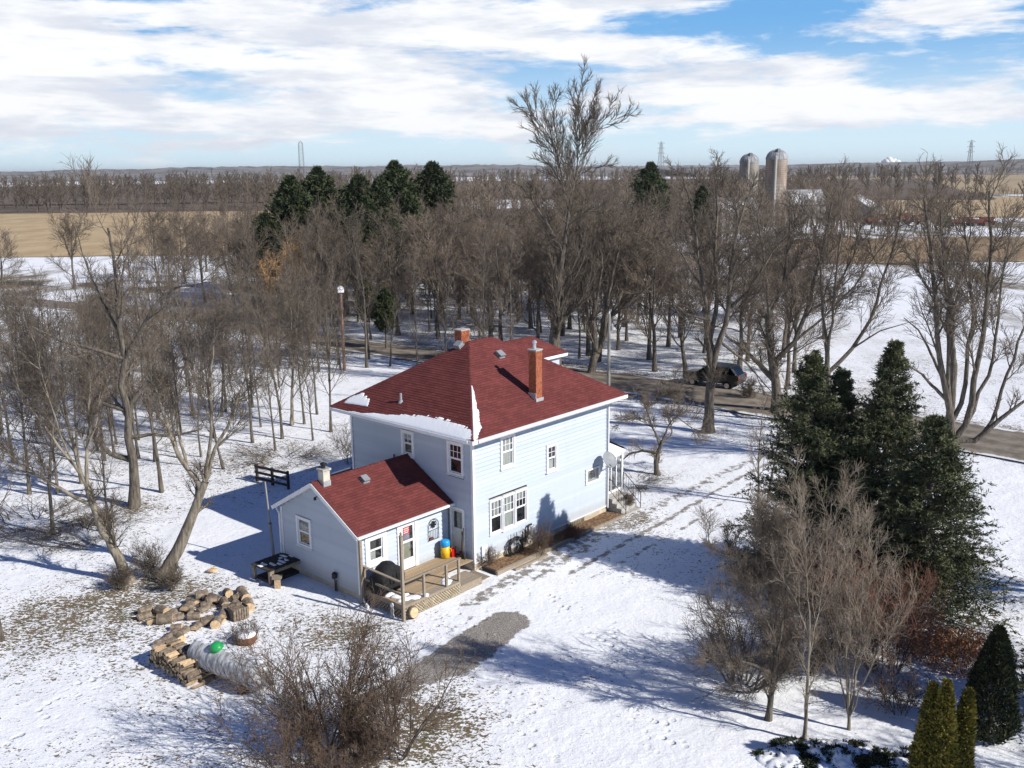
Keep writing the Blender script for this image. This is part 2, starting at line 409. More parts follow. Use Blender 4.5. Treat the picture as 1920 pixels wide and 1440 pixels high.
def ground_z(x, y):
    x = np.asarray(x, float); y = np.asarray(y, float); r = np.hypot(x, y)
    z = .10 * (vnoise(x, y, 6, 1) - .5) + .05 * (vnoise(x, y, 1.7, 2) - .5)
    hx = x - 2; hy = y - 44; z = z * np.clip((np.hypot(hx, hy) - 6) / 14, .25, 1)
    z += np.clip((r - 130) / 400, 0, 1) * 3.0 * (vnoise(x, y, 260, 5) - .55)
    return z
GZ = ground_z(GX, GY) + .035 * (vnoise(GX, GY, .7, 3) - .5) * (np.hypot(GX, GY) < 90)
def gz(x, y):
    """height of the built ground mesh"""
    x = np.asarray(x, float); y = np.asarray(y, float)
    i = np.clip(np.searchsorted(gx, x) - 1, 0, len(gx) - 2); j = np.clip(np.searchsorted(gy, y) - 1, 0, len(gy) - 2)
    fx = (x - gx[i]) / (gx[i + 1] - gx[i]); fy = (y - gy[j]) / (gy[j + 1] - gy[j])
    return (GZ[j, i] * (1 - fx) + GZ[j, i + 1] * fx) * (1 - fy) + (GZ[j + 1, i] * (1 - fx) + GZ[j + 1, i + 1] * fx) * fy
def seg_dist(x, y, poly):
    best = np.full(np.shape(x), 1e9)
    for (ax, ay), (bx, by) in zip(poly[:-1], poly[1:]):
        dx, dy = bx - ax, by - ay; tt = np.clip(((x - ax) * dx + (y - ay) * dy) / (dx * dx + dy * dy), 0, 1)
        best = np.minimum(best, np.hypot(x - ax - tt * dx, y - ay - tt * dy))
    return best
def sm(v, a, b):
    t_ = np.clip((v - a) / (b - a), 0, 1); return t_ * t_ * (3 - 2 * t_)
def in_poly(x, y, poly):
    c = np.zeros(np.shape(x), bool); n = len(poly)
    for i in range(n):
        (x1, y1), (x2, y2) = poly[i], poly[i - 1]
        c ^= ((y1 > y) != (y2 > y)) & (x < (x2 - x1) * (y - y1) / (y2 - y1 + 1e-12) + x1)
    return c
def soft_poly(x, y, poly, wd):
    dd = seg_dist(x, y, list(poly) + [poly[0]]); ins = in_poly(x, y, poly)
    return np.clip(.5 + np.where(ins, dd, -dd) / wd, 0, 1)
P2 = lambda *ps: [tuple(gp(*p)[:2]) for p in ps]
ROADN = P2((-200, 548), (50, 575), (340, 603), (560, 645), (720, 670), (1170, 738), (1300, 762), (1500, 795), (1880, 862), (2300, 945))
ROADF = P2((-200, 533), (50, 559), (340, 588), (560, 622), (720, 645), (1145, 700), (1290, 718), (1700, 778), (1880, 806), (2300, 870))
dirt = .44 + .55 * (vnoise(GX, GY, 9, 8) - .45) + .25 * (vnoise(GX, GY, 3, 9) - .5)
def blob(px, r, amt):
    global dirt
    c = gp(*px); dirt = dirt + (.8 if amt > 0 else 1) * amt * np.exp(-((GX - c[0]) ** 2 + (GY - c[1]) ** 2) / r ** 2)
for px, r, a_ in [((250, 1120), 3.2, .6), ((330, 1110), 2.5, .5), ((150, 1160), 3.5, .4), ((400, 1150), 2.5, .35), ((320, 1260), 2.2, .35), ((560, 1150), 2.2, .45), ((640, 1180), 1.6, .5),
                  ((30, 1180), 2.5, .45), ((700, 1190), 2.0, .5), ((1235, 892), 1.0, .6), ((1330, 815), 1.5, .6), ((255, 950), 1.5, .6), ((760, 1330), 1.8, .5), ((880, 1370), 1.6, .5), ((700, 1420), 2.5, .4), ((1180, 975), 1.6, .7), ((100, 980), 4, .5), ((1050, 700), 7, .3), ((480, 860), 4, .4)]:
    blob(px, r, a_)
for px, r in [((100, 1330), 3.0), ((1150, 1150), 3.0), ((1880, 950), 5), ((1300, 1400), 3), ((1000, 1390), 2), ((430, 990), 3)]: blob(px, r, -.35)
_nr = seg_dist(GX, GY, ROADN); _fr = seg_dist(GX, GY, ROADF)
dirt += .45 * np.exp(-(_nr / 1.0) ** 2) + .5 * np.exp(-(_fr / 1.6) ** 2)
dirt += .25 * sm(_fr, 40, 3) * ((GX * .62 + GY * .78) > (ROADF[4][0] * .62 + ROADF[4][1] * .78))
gravel = np.zeros_like(GX)
gravel = np.maximum(gravel, soft_poly(GX, GY, P2((930, 1146), (975, 1148), (1000, 1165), (940, 1215), (880, 1262), (800, 1285), (690, 1340), (640, 1330), (760, 1255), (860, 1190)), .8))
gravel = np.maximum(gravel, .62 * soft_poly(GX, GY, P2((900, 1155), (660, 1300), (600, 1330), (600, 1310), (780, 1215), (885, 1150)), .6))
for a_, b_, wd, st in [(((1000, 1085), (1180, 978), (1330, 900), (1480, 830)), None, .7, .52), (((1070, 1075), (1250, 975), (1370, 905), (1500, 838)), None, .28, .62), (((1110, 1085), (1290, 985), (1400, 912), (1520, 845)), None, .25, .55),
                       (((880, 1130), (960, 1085), (1060, 1030), (1160, 975)), None, .8, .56)]:
    gravel = np.maximum(gravel, st * np.exp(-(seg_dist(GX, GY, P2(*a_)) / wd) ** 2))
me = np_mesh('ground', np.stack([GX, GY, GZ], -1).reshape(-1, 3),
             (lambda i: np.stack([i[:-1, :-1], i[:-1, 1:], i[1:, 1:], i[1:, :-1]], -1).reshape(-1, 4))(np.arange(GX.size).reshape(GX.shape)), 'ground', True)
trail = np.zeros_like(GX)
for ps in (((880, 1120), (900, 1200), (960, 1290), (1000, 1380), (1010, 1460)), ((560, 1160), (460, 1190), (300, 1200), (150, 1290), (20, 1380)), ((1010, 1110), (1120, 1170), (1200, 1280), (1260, 1400)), ((640, 1170), (760, 1190), (880, 1150)), ((1500, 880), (1650, 950), (1880, 1010))):
    trail = np.maximum(trail, np.exp(-(seg_dist(GX, GY, P2(*ps)) / .55) ** 2))
for nm, arr in (('trail', trail), ('dirt', np.clip(dirt, 0, 1.2)), ('gravel', gravel), ('dist', sm(np.hypot(GX, GY), 70, 160))):
    a_ = me.attributes.new(nm, 'FLOAT', 'POINT'); a_.data.foreach_set('value', arr.astype(np.float32).ravel())
tag(obj('ground', me), kind='structure')

def sheet(name, poly, mat, lift=.12, n=24, m=24, kind='structure'):
    """a quad sheet draped just above the ground; poly = 4 corners"""
    a, b, c, e = [np.array(p) for p in poly]
    s_, t_ = np.meshgrid(np.linspace(0, 1, n), np.linspace(0, 1, m))
    q = (a[None, None] * ((1 - s_) * (1 - t_))[..., None] + b * (s_ * (1 - t_))[..., None] + c * (s_ * t_)[..., None] + e * ((1 - s_) * t_)[..., None])
    wob = (vnoise(q[..., 0], q[..., 1], 14, 4) - .5) * 6.0 + (vnoise(q[..., 0], q[..., 1], 45, 6) - .5) * 10
    q[..., 1] += wob * ((t_ < .01) | (t_ > .99))
    Z = gz(q[..., 0], q[..., 1]) + lift
    V = np.concatenate([q, Z[..., None]], -1).reshape(-1, 3); i = np.arange(n * m).reshape(m, n)
    me = np_mesh(name, V, np.stack([i[:-1, :-1], i[:-1, 1:], i[1:, 1:], i[1:, :-1]], -1).reshape(-1, 4), mat)
    return tag(obj(name, me), kind=kind)
sheet('corn_field', [(-300, 208), (-38, 200), (-85, 425), (-520, 455)], 'stubble', .12, 90, 70)
sheet('corn_field', [(52, 173), (190, 166), (260, 236), (66, 232)], 'stubble_brown', .12, 60, 40)
sheet('corn_field', [(112, 335), (300, 320), (420, 540), (150, 560)], 'stubble', .2, 60, 50)
sheet('corn_field', [(190, 610), (620, 570), (1100, 1500), (330, 985)], 'stubble_pale', .35, 60, 60)
sheet('corn_field', [(340, 1150), (700, 1080), (1500, 2300), (520, 2100)], 'stubble_pale', .6, 40, 40)

def ribbon(name, A_, B_, mat, lift, cuts=3, acc=6):
    def res(P):
        P = np.array(P); s_ = np.r_[0, np.cumsum(np.hypot(*np.diff(P, axis=0).T))]; k = np.linspace(0, s_[-1], len(P) * acc)
        return np.stack([np.interp(k, s_, P[:, 0]), np.interp(k, s_, P[:, 1])], 1), k
    a, k = res(A_); b, _ = res(B_); n = len(a); rows = []
    for j in range(cuts + 1): rows.append(a + (b - a) * j / cuts)
    q = np.stack(rows, 1); crown = .06 * (1 - (2 * np.arange(cuts + 1) / cuts - 1) ** 2)
    Z = ground_z(q[..., 0], q[..., 1]) * .2 + lift + crown
    V = np.concatenate([q, Z[..., None]], -1).reshape(-1, 3); i = np.arange(n * (cuts + 1)).reshape(n, cuts + 1)
    F = np.stack([i[:-1, :-1], i[1:, :-1], i[1:, 1:], i[:-1, 1:]], -1).reshape(-1, 4)
    uvv = np.stack([np.repeat(k[:, None], cuts + 1, 1), np.repeat((np.arange(cuts + 1) / cuts)[None], n, 0)], -1).reshape(-1, 2)
    return tag(obj(name, np_mesh(name, V, F, mat, True, uv=uvv[F.ravel()])), kind='structure')
ribbon('road', ROADN, ROADF, 'road', .10, 6)

# ------------------------------------------------------------------ farmhouse (local frame: u along the sunlit wall, v along the shaded wall)
HA = (-1.695, 38.749, 0.0); YAW = R(48.01)
_c, _s = math.cos(YAW), math.sin(YAW)
def HW(u, v, z=0.0): return Vector((HA[0] + u * _c - v * _s, HA[1] + u * _s + v * _c, z))
house = empty('farmhouse', HA, YAW, 'two-storey pale blue clapboard farmhouse with red hip roof, brick chimneys and low annex', 'house')
L1, L2, OV, ZE = 9.575, 8.03, .66, 6.0
ZS = .41

# --- walls: an inner core, clad with single boards
core = MB().box(.12, L1 - .12, .12, L2 - .12, .1, 5.98).build('wall_core', 'unlit_interior', house)
MB().box(.02, L1 - .02, .02, L2 - .02, -.3, ZS).build('foundation', 'foundation', house)
AU, AV0, AV1, AZ = -5.05, 1.5, 6.75, .25       # annex outline
AR_V, AR_Z, AE_V0, AE_V1, AE_Z = 4.05, 4.50, 1.2, 6.92, 2.86
MB().box(AU + .02, -.02, AV0 + .02, AV1 - .02, -.3, AZ).build('foundation', 'foundation', house)
g_ = MB(); g_.prism([(AV0 + .12, .1), (AV1 - .12, .1), (AV1 - .12, 2.9), (AR_V, 4.3), (AV0 + .12, 2.9)], 'x', AU + .12, -.1)
g_.build('wall_core', 'unlit_interior', house)

_bw = MB(); _bw.prism([(0, 0), (1, 0), (1, 1), (.62, 1)], 'x', 0, 1)   # clapboard profile: y 0 = outer lower lip, 1 = inner
BOARD = _bw.mesh('siding_board', 'siding')
def clad(face, a0, a1, z0, z1, openings, expo=.19, clip=None, wallname='wall'):
    """face: ('v',value) facing -v or ('u',value) facing -u, etc. openings: list of (a0,a1,z0,z1)"""
    ax, val, sgn = face
    # plain backing sheet behind the boards carries them
    k = 0; z = z0
    par = None
    m = MB(); d_in = .05
    if ax == 'v': m.box(a0 + .01, a1 - .01, val - sgn * .055, val - sgn * .05, z0, z0 + .03)
    else: m.box(val - sgn * .055, val - sgn * .05, a0 + .01, a1 - .01, z0, z0 + .03)
    par = m.build(wallname, 'siding', house)
    while z < z1 - .01:
        h = min(expo, z1 - z)
        lo, hi = a0, a1
        if clip:
            lo, hi = clip(z + h * .5)
        spans = [(lo, hi)]
        for (o0, o1, p0, p1) in openings:
            if p0 < z + h * .75 and p1 > z + h * .25:
                ns = []
                for s0, s1 in spans:
                    if o1 <= s0 or o0 >= s1: ns.append((s0, s1)); continue
                    if o0 > s0: ns.append((s0, o0))
                    if o1 < s1: ns.append((o1, s1))
                spans = ns
        for s0, s1 in spans:
            if s1 - s0 < .03: continue
            # unit board: x length, y depth (0 outside), z height
            if ax == 'v':
                o = obj('siding_board', BOARD, par)
                o.location = (s0, val, z) if sgn < 0 else (s1, val, z)
                o.scale = (s1 - s0, .075, h + .004)
                if sgn > 0: o.rotation_euler = (0, 0, math.pi)
            else:
                o = obj('siding_board', BOARD, par)
                if sgn < 0: o.location = (val, s1, z); o.rotation_euler = (0, 0, -math.pi / 2)
                else: o.location = (val, s0, z); o.rotation_euler = (0, 0, math.pi / 2)
                o.scale = (s1 - s0, .075, h + .004)
        z += h
    return par
def mapper(face):
    ax, val, sgn = face
    if ax == 'v': return lambda a, d_, z: (a, val + sgn * d_, z)      # d_ outward
    return lambda a, d_, z: (val + sgn * d_, a, z)
def fbox(mb, f, a0, a1, d0, d1, z0, z1):
    p = f(a0, d0, z0); q = f(a1, d1, z1); mb.box(p[0], q[0], p[1], q[1], p[2], q[2]); return mb
def window(face, a0, a1, z0, z1, cols=2, rows=2, curtain=.35, casing=.11, grid_top=True, split=.5, sill=True, label=None, blind=None):
    """double-hung window; a0..z1 are the outer edges of the white casing"""
    f = mapper(face); c = casing
    m = MB()
    fbox(m, f, a0, a0 + c, -.10, .035, z0, z1); fbox(m, f, a1 - c, a1, -.10, .035, z0, z1)
    fbox(m, f, a0 + c, a1 - c, -.10, .033, z1 - c, z1); fbox(m, f, a0 + c, a1 - c, -.10, .033, z0, z0 + c * .8)
    wn = m.build('window', 'white_trim', house)
    i0, i1, j0, j1 = a0 + c, a1 - c, z0 + c * .8, z1 - c
    if sill: fbox(MB(), f, a0 - .03, a1 + .03, -.02, .075, z0 - .035, z0 - .002).build('sill', 'white_trim', wn)
    mid = j0 + (j1 - j0) * split; st = .045
    for (q0, q1, dp, top) in ((j0, mid, -.035, False), (mid, j1, -.01, True)):
        m = MB()
        fbox(m, f, i0 + .001, i0 + st, dp - .03, dp, q0, q1); fbox(m, f, i1 - st, i1 - .001, dp - .03, dp, q0, q1)
        fbox(m, f, i0 + st, i1 - st, dp - .03, dp - .001, q1 - st, q1 - .002); fbox(m, f, i0 + st, i1 - st, dp - .03, dp - .001, q0 + .002, q0 + st)
        sh = m.build('sash', 'white_trim', wn)
        fbox(MB(), f, i0 + st, i1 - st, dp - .018, dp - .014, q0 + st, q1 - st).build('pane', 'glass', wn)
        if top and grid_top:
            for k in range(1, cols): a = i0 + (i1 - i0) * k / cols; fbox(MB(), f, a - .012, a + .012, dp - .012, dp - .002, q0 + st, q1 - st).build('muntin', 'white_trim', wn)
            for k in range(1, rows): z = q0 + (q1 - q0) * k / rows; fbox(MB(), f, i0 + st, i1 - st, dp - .011, dp - .003, z - .012, z + .012).build('muntin', 'white_trim', wn)
    fbox(MB(), f, i0 + .002, i1 - .002, -.118, -.112, j0 + .002, j1 - .002).build('room_backing', 'unlit_interior', wn)  # dark panel, the room's shade put into its colour
    if curtain:
        m = MB(); n = 26; zb = j1 - (j1 - j0) * curtain
        for k in range(n):
            x0 = i0 + (i1 - i0) * k / n; x1 = i0 + (i1 - i0) * (k + 1) / n; d0 = -.095 + .012 * math.sin(k * 1.7); d1 = -.095 + .012 * math.sin((k + 1) * 1.7)
            m.face([f(x0, d0, zb), f(x1, d1, zb), f(x1, d1, j1 - .01), f(x0, d0, j1 - .01)])
        m.build('curtain', 'curtain', wn)
    if blind:
        fbox(MB(), f, i0 + .03, i0 + .03 + (i1 - i0) * blind, -.10, -.09, j0 + .01, j0 + (j1 - j0) * .4).build('curtain', 'curtain', wn)
    return wn
FR = ('v', 0.0, -1); FL = ('u', 0.0, -1); FA = ('v', AV0, -1); FG = ('u', AU, -1)
op_r = [(.98, 3.49, 1.33, 2.95), (1.74, 2.68, 4.18, 5.66), (4.84, 5.64, 3.26, 4.57), (7.81, 8.94, 1.91, 2.67)]
clad(FR, .05, L1 - .05, ZS, 5.86, op_r)
op_l = [(3.62, 4.46, 4.43, 5.62), (.54, 1.52, 4.15, 5.64), (.55, 1.42, .55, 2.70)]
clad(FL, .05, L2 - .05, ZS, 5.86, op_l)
op_a = [(-4.72, -3.60, 1.30, 2.62), (-3.02, -1.88, .50, 2.66)]
clad(FA, AU + .05, -.06, AZ, 2.84, op_a, wallname='annex_wall')
def gclip(z):
    if z < 2.86: return (AV0 + .05, AV1 - .05)
    k = (z - 2.86) / (AR_Z - 2.86 - .1); return (AV0 + .05 + (AR_V - AV0) * k, AV1 - .05 - (AV1 - AR_V) * k)
op_g = [(4.61, 5.63, 1.37, 2.69)]
clad(FG, AV0 + .05, AV1 - .05, AZ, 4.32, op_g, clip=gclip, wallname='gable_wall')
clad(('u', L1, 1), .05, L2 - .05, ZS, 5.86, [(1.0, 1.95, .9, 3.0)], wallname='wall')
clad(('v', L2, 1), .05, L1 - .05, ZS, 5.86, [], wallname='wall')
clad(('v', AV1, 1), AU + .05, -.06, AZ, 2.8, [], wallname='annex_wall')
# corner boards
for (u, v, z0, z1) in [(0, 0, ZS, 5.9), (L1, 0, ZS, 5.9), (0, L2, ZS, 5.9), (L1, L2, ZS, 5.9), (AU, AV0, AZ, 2.82), (AU, AV1, AZ, 2.82)]:
    su = -1 if u < L1 / 2 else 1; sv = -1 if v < (L2 / 2 if u >= 0 else 4) else 1
    MB().box(u + su * .018, u - su * .10, v + sv * .018, v - sv * .10, z0 - .01, z1).build('corner_board', 'white_trim', house)
# water table strips
MB().box(-.01, L1 + .01, -.025, .02, ZS - .05, ZS + .0).build('base_trim', 'white_trim', house)

# windows on the sunlit wall
tw = [(.98, 1.86), (1.80, 2.68), (2.62, 3.49)]
for k, (a, b) in enumerate(tw):
    window(FR, a + (.0 if k == 0 else .004 * k), b, 1.33, 2.95, 3, 2, curtain=(.52, .60, .30)[k], casing=.09, sill=(k == 1), blind=(None, .9, None)[k])
window(FR, 1.74, 2.68, 4.18, 5.66, 3, 2, curtain=1.0)
window(FR, 4.84, 5.64, 3.26, 4.57, 2, 2, curtain=0, blind=.8)
f_ = mapper(FR)
m = MB()
a0, a1, z0, z1 = 7.81, 8.94, 1.91, 2.67
for q in ((a0, a0 + .1, z0, z1), (a1 - .1, a1, z0, z1)): fbox(m, f_, q[0], q[1], -.1, .035, q[2], q[3])
for q in ((z0, z0 + .09), (z1 - .09, z1)): fbox(m, f_, a0 + .1, a1 - .1, -.1, .033, q[0], q[1])
sw = m.build('window', 'white_trim', house)
fbox(MB(), f_, a0 + .1, a1 - .1, -.03, -.026, z0 + .09, z1 - .09).build('pane', 'glass', sw)
fbox(MB(), f_, a0 + .1, a1 - .1, -.118, -.112, z0 + .09, z1 - .09).build('room_backing', 'curtain', sw)
m = MB()
for (x, z, r) in [(8.28, 2.3, .10), (8.42, 2.36, .13), (8.52, 2.24, .08), (8.36, 2.2, .07)]:
    pts = [(x + r * math.cos(t_), .05, z + r * math.sin(t_)) for t_ in np.linspace(0, 2 * math.pi, 13)]
    m.tube(pts, .022, 5)
m.build('stained_motif', 'black_metal', sw)
# windows on the shaded walls
window(FL, 3.62, 4.46, 4.43, 5.62, 2, 2, curtain=.35, casing=.14)
window(FL, .54, 1.52, 4.15, 5.64, 3, 2, curtain=.0, casing=.12)
window(FG, 4.61, 5.63, 1.37, 2.69, 1, 1, curtain=.5, casing=.12, grid_top=False)
window(FA, -4.72, -3.60, 1.30, 2.62, 1, 1, curtain=.0, casing=.22, grid_top=False, blind=.5)

# back door on the shaded wall
f_ = mapper(FL); m = MB()
fbox(m, f_, .55, .64, -.08, .03, .55, 2.70); fbox(m, f_, 1.33, 1.42, -.08, .03, .55, 2.70); fbox(m, f_, .64, 1.33, -.08, .028, 2.61, 2.70)
dr = m.build('door', 'white_trim', house)
m = MB(); fbox(m, f_, .65, .74, -.05, -.01, .57, 2.60); fbox(m, f_, 1.23, 1.32, -.05, -.01, .57, 2.60)
fbox(m, f_, .74, 1.23, -.05, -.012, 2.5, 2.60); fbox(m, f_, .74, 1.23, -.05, -.012, .57, 1.75)
m.build('storm_leaf', 'door_paint', dr)
fbox(MB(), f_, .74, 1.23, -.034, -.03, 1.75, 2.5).build('pane', 'glass', dr); fbox(MB(), f_, .74, 1.23, -.075, -.07, 1.75, 2.5).build('room_backing', 'unlit_interior', dr)  # dark panel behind the pane stands for the unlit room
MB().bar(f_(.72, .02, 1.5), f_(.72, .02, 1.66), .02, .03).build('handle', 'black_metal', dr)
# annex door with glazed leaf and red notice
f_ = mapper(FA); m = MB()
fbox(m, f_, -3.02, -2.82, -.08, .035, .50, 2.66); fbox(m, f_, -2.04, -1.88, -.08, .035, .50, 2.66); fbox(m, f_, -2.82, -2.04, -.08, .033, 2.52, 2.66)
dr = m.build('door', 'white_trim', house)
m = MB()
fbox(m, f_, -2.81, -2.70, -.05, .0, .54, 2.51); fbox(m, f_, -2.15, -2.05, -.05, .0, .54, 2.51)
for q in ((.54, 1.0), (1.72, 1.82), (2.42, 2.51)): fbox(m, f_, -2.70, -2.15, -.05, -.002, *q)
m.build('leaf', 'white_trim', dr)
fbox(MB(), f_, -2.70, -2.15, -.03, -.026, 1.82, 2.42).build('pane', 'glass', dr)
fbox(MB(), f_, -2.70, -2.15, -.03, -.026, 1.0, 1.72).build('pane', 'glass', dr)
fbox(MB(), f_, -2.70, -2.26, -.062, -.055, 1.0, 1.72).build('curtain', 'cream_paint', dr)
fbox(MB(), f_, -2.70, -2.15, -.078, -.072, 1.0, 2.42).build('room_backing', 'unlit_interior', dr)  # shade of the room painted as a dark panel
fbox(MB(), f_, -2.30, -2.25, .0, .05, 1.36, 1.40).build('handle', 'black_metal', dr)
po = fbox(MB(), f_, -2.67, -2.34, -.012, -.008, 2.10, 2.42); po = po.build('notice', 'poster_red', dr)
m = MB()
for k in range(3):
    zr = 2.36 - k * .085; x = -2.64
    while x < -2.38:
        wd = .02 + .022 * random.random(); fbox(m, f_, x, x + wd, -.0075, -.006, zr - .045, zr); x += wd + .013
m.build('lettering', 'paper', po)
fbox(MB(), f_, -2.67, -2.34, -.012, -.008, 1.85, 2.10).build('notice', 'poster_grey', dr)
# lamp and scroll above the door
m = MB()
for k in range(5):
    x = -2.72 + .14 * k; m.tube([(x + .05 * math.cos(t_), AV0 - .05, 2.74 + .035 * math.sin(t_)) for t_ in np.linspace(0, 6.28, 9)], .010, 4)
m.build('door_scroll', 'grey_metal', house)
# white utility panel, basement window, conduit
f_ = mapper(FR)
fbox(MB(), f_, .42, .75, .0, .07, .33, 1.04).build('meter_panel', 'white_trim', house)
m = MB(); fbox(m, f_, 6.62, 7.70, .0, .03, .02, .08); fbox(m, f_, 6.62, 7.70, .0, .03, .30, .36); fbox(m, f_, 6.62, 6.68, .0, .03, .08, .30); fbox(m, f_, 7.62, 7.70, .0, .03, .08, .30)
bw_ = m.build('basement_window', 'old_wood', house)
fbox(MB(), f_, 6.68, 7.62, -.015, -.01, .08, .30).build('pane', 'glass', bw_)
m = MB()
for k in range(5): a = 6.8 + k * .18; fbox(m, f_, a, a + .02, .0, .02, .08, .30)
m.build('grille', 'old_wood', bw_)
m = MB(); m.tube([(-.05, 4.95, 3.6), (-.05, 4.95, 4.35)], .035, 6); m.build('vent_pipe', 'black_metal', house)
# gas meter with bent black pipes
m = MB(); m.tube([(3.02, -.10, .0), (3.02, -.10, .55), (3.1, -.12, .62), (3.35, -.12, .62), (3.38, -.12, .70), (3.38, -.12, 1.12), (3.42, -.12, 1.16), (3.62, -.12, 1.16)], .045, 8)
m.tube([(3.20, -.12, .62), (3.20, -.12, .98)], .055, 8)
gm = m.build('gas_pipe', 'black_metal', house)
MB().lathe([(.02, -.08), (.10, -.08), (.12, 0), (.10, .08), (.02, .08)], 12, (3.12, -.14, .55), 'y').build('regulator', 'black_metal', house)

# --- roof shingles: stepped courses with real butts
def slope(mb, p0, p1, q0, q1, expo=.14, th=.012, base=.03):
    """eave edge p0->p1, top edge q0->q1"""
    p0, p1, q0, q1 = [np.array(x, float) for x in (p0, p1, q0, q1)]
    run = np.linalg.norm((q0 + q1) / 2 - (p0 + p1) / 2); n = max(1, int(round(run / expo)))
    nrm = np.cross(p1 - p0, (q0 + q1) / 2 - p0); nrm /= np.linalg.norm(nrm)
    if nrm[2] < 0: nrm = -nrm
    ex = (p1 - p0) / np.linalg.norm(p1 - p0)
    for k in range(n):
        t0, t1 = k / n, (k + 1.06) / n if k < n - 1 else 1.0
        a, b = p0 + (q0 - p0) * t0, p1 + (q1 - p1) * t0; c, e = p1 + (q1 - p1) * t1, p0 + (q0 - p0) * t1
        j = random.uniform(.75, 1.3) * th
        A_, B_, C_, D_ = a + nrm * (base + j), b + nrm * (base + j), c + nrm * (base + .001), e + nrm * (base + .001)
        L_, R_ = a + nrm * base * .0, b + nrm * base * .0
        for quad, tt in (((A_, B_, C_, D_), ((t0, t0, t1, t1))), ((a + nrm * (base - .004), b + nrm * (base - .004), B_, A_), (t0 - .002,) * 4)):
            mb['V'] += list(quad); i = len(mb['V']) - 4; mb['F'].append((i, i + 1, i + 2, i + 3))
            mb['U'] += [(float((x - p0) @ ex) + mb['off'], tt[r] * n * .14) for r, x in enumerate(quad)]
    # deck below the shingles closes the roof
    for quad in ((p0, p1, q1, q0),):
        mb['V'] += [x - nrm * .0 for x in quad]; i = len(mb['V']) - 4; mb['F'].append((i + 3, i + 2, i + 1, i)); mb['U'] += [(0, 0)] * 4
def shingles(name, slopes, parent, mat='shingle'):
    out = []
    for s_ in slopes:
        mb = dict(V=[], F=[], U=[], off=random.random() * 5); slope(mb, *s_)
        o = obj(name, np_mesh(name, np.array(mb['V']), np.array(mb['F']), mat, uv=np.array(mb['U'])), parent)
        o['kind'] = 'stuff'; out.append(o)
    return out
ZR = 6.10                                     # roof edge height
e00, e10, e11, e01 = (-OV, -OV, ZR), (L1 + OV, -OV, ZR), (L1 + OV, L2 + OV, ZR), (-OV, L2 + OV, ZR)
r0, r1 = (4.02, 4.015, 9.07), (5.56, 4.015, 9.07)
roof = MB().box(-OV + .05, L1 + OV - .05, -OV + .05, L2 + OV - .05, 5.94, 5.99).build('roof', 'white_trim', house)
shingles('shingles', [(e00, e10, r0, r1), (e01, e00, r0, r0), (e11, e01, r1, r0), (e10, e11, r1, r1)], roof)
def caps(path, parent, wdt=.17, step=.22, mat='shingle'):
    """overlapping cap shingles along a hip or ridge, one mesh"""
    V, F, U = [], [], []
    a, b = np.array(path[0], float), np.array(path[1], float); L_ = np.linalg.norm(b - a); n = int(L_ / step); dx = (b - a) / L_
    sd = np.cross(dx, [0, 0, 1]); sd /= np.linalg.norm(sd); upv = np.cross(sd, dx)
    for k in range(n):
        p = a + dx * L_ * k / n; q = a + dx * L_ * (k + 1.15) / n; h0, h1 = .065, .05
        row = [p - sd * wdt / 2 + upv * (h0 - .062), p + upv * h0, p + sd * wdt / 2 + upv * (h0 - .062), q - sd * wdt / 2 + upv * (h1 - .06), q + upv * h1, q + sd * wdt / 2 + upv * (h1 - .06)]
        i = len(V); V += row; F += [(i, i + 1, i + 4, i + 3), (i + 1, i + 2, i + 5, i + 4)]
        U += [(k * .31, k * .14), (k * .31 + .1, k * .14), (k * .31 + .1, k * .14 + .1), (k * .31, k * .14 + .1)] * 2
    o = obj('ridge_cap', np_mesh('ridge_cap', np.array(V), np.array(F), mat, uv=np.array(U)), parent); return o
for a, b in ((e00, r0), (e10, r1), (e11, r1), (e01, r0), (r0, r1)): caps((a, b), roof)
# fascia and gutters
fz0, fz1 = 5.93, 6.105
m = MB(); m.box(-OV - .02, L1 + OV + .02, -OV - .03, -OV + .05, fz0, fz1); m.box(-OV - .02, L1 + OV + .02, L2 + OV - .05, L2 + OV + .03, fz0, fz1)
m.build('fascia', 'white_trim', roof)
m = MB(); m.box(-OV - .03, -OV + .05, -OV + .051, L2 + OV - .051, fz0, fz1); m.box(L1 + OV - .05, L1 + OV + .03, -OV + .051, L2 + OV - .051, fz0, fz1)
m.build('fascia', 'white_trim', roof)
m = MB(); m.box(-OV + .3, L1 + OV - .3, -OV - .11, -OV - .035, 6.0, 6.10); m.build('gutter', 'white_trim', roof)
m = MB(); m.box(-OV - .11, -OV - .035, -OV + .2, L2 + OV - .3, 6.0, 6.10); m.build('gutter', 'white_trim', roof)
# frieze board and downspout at the far corner
m = MB(); m.tube([(L1 + .35, -OV - .05, 6.0), (L1 + .1, -.12, 5.7), (L1 - .03, -.07, 5.5), (L1 - .03, -.07, .3)], .045, 6); m.build('downspout', 'white_trim', house)
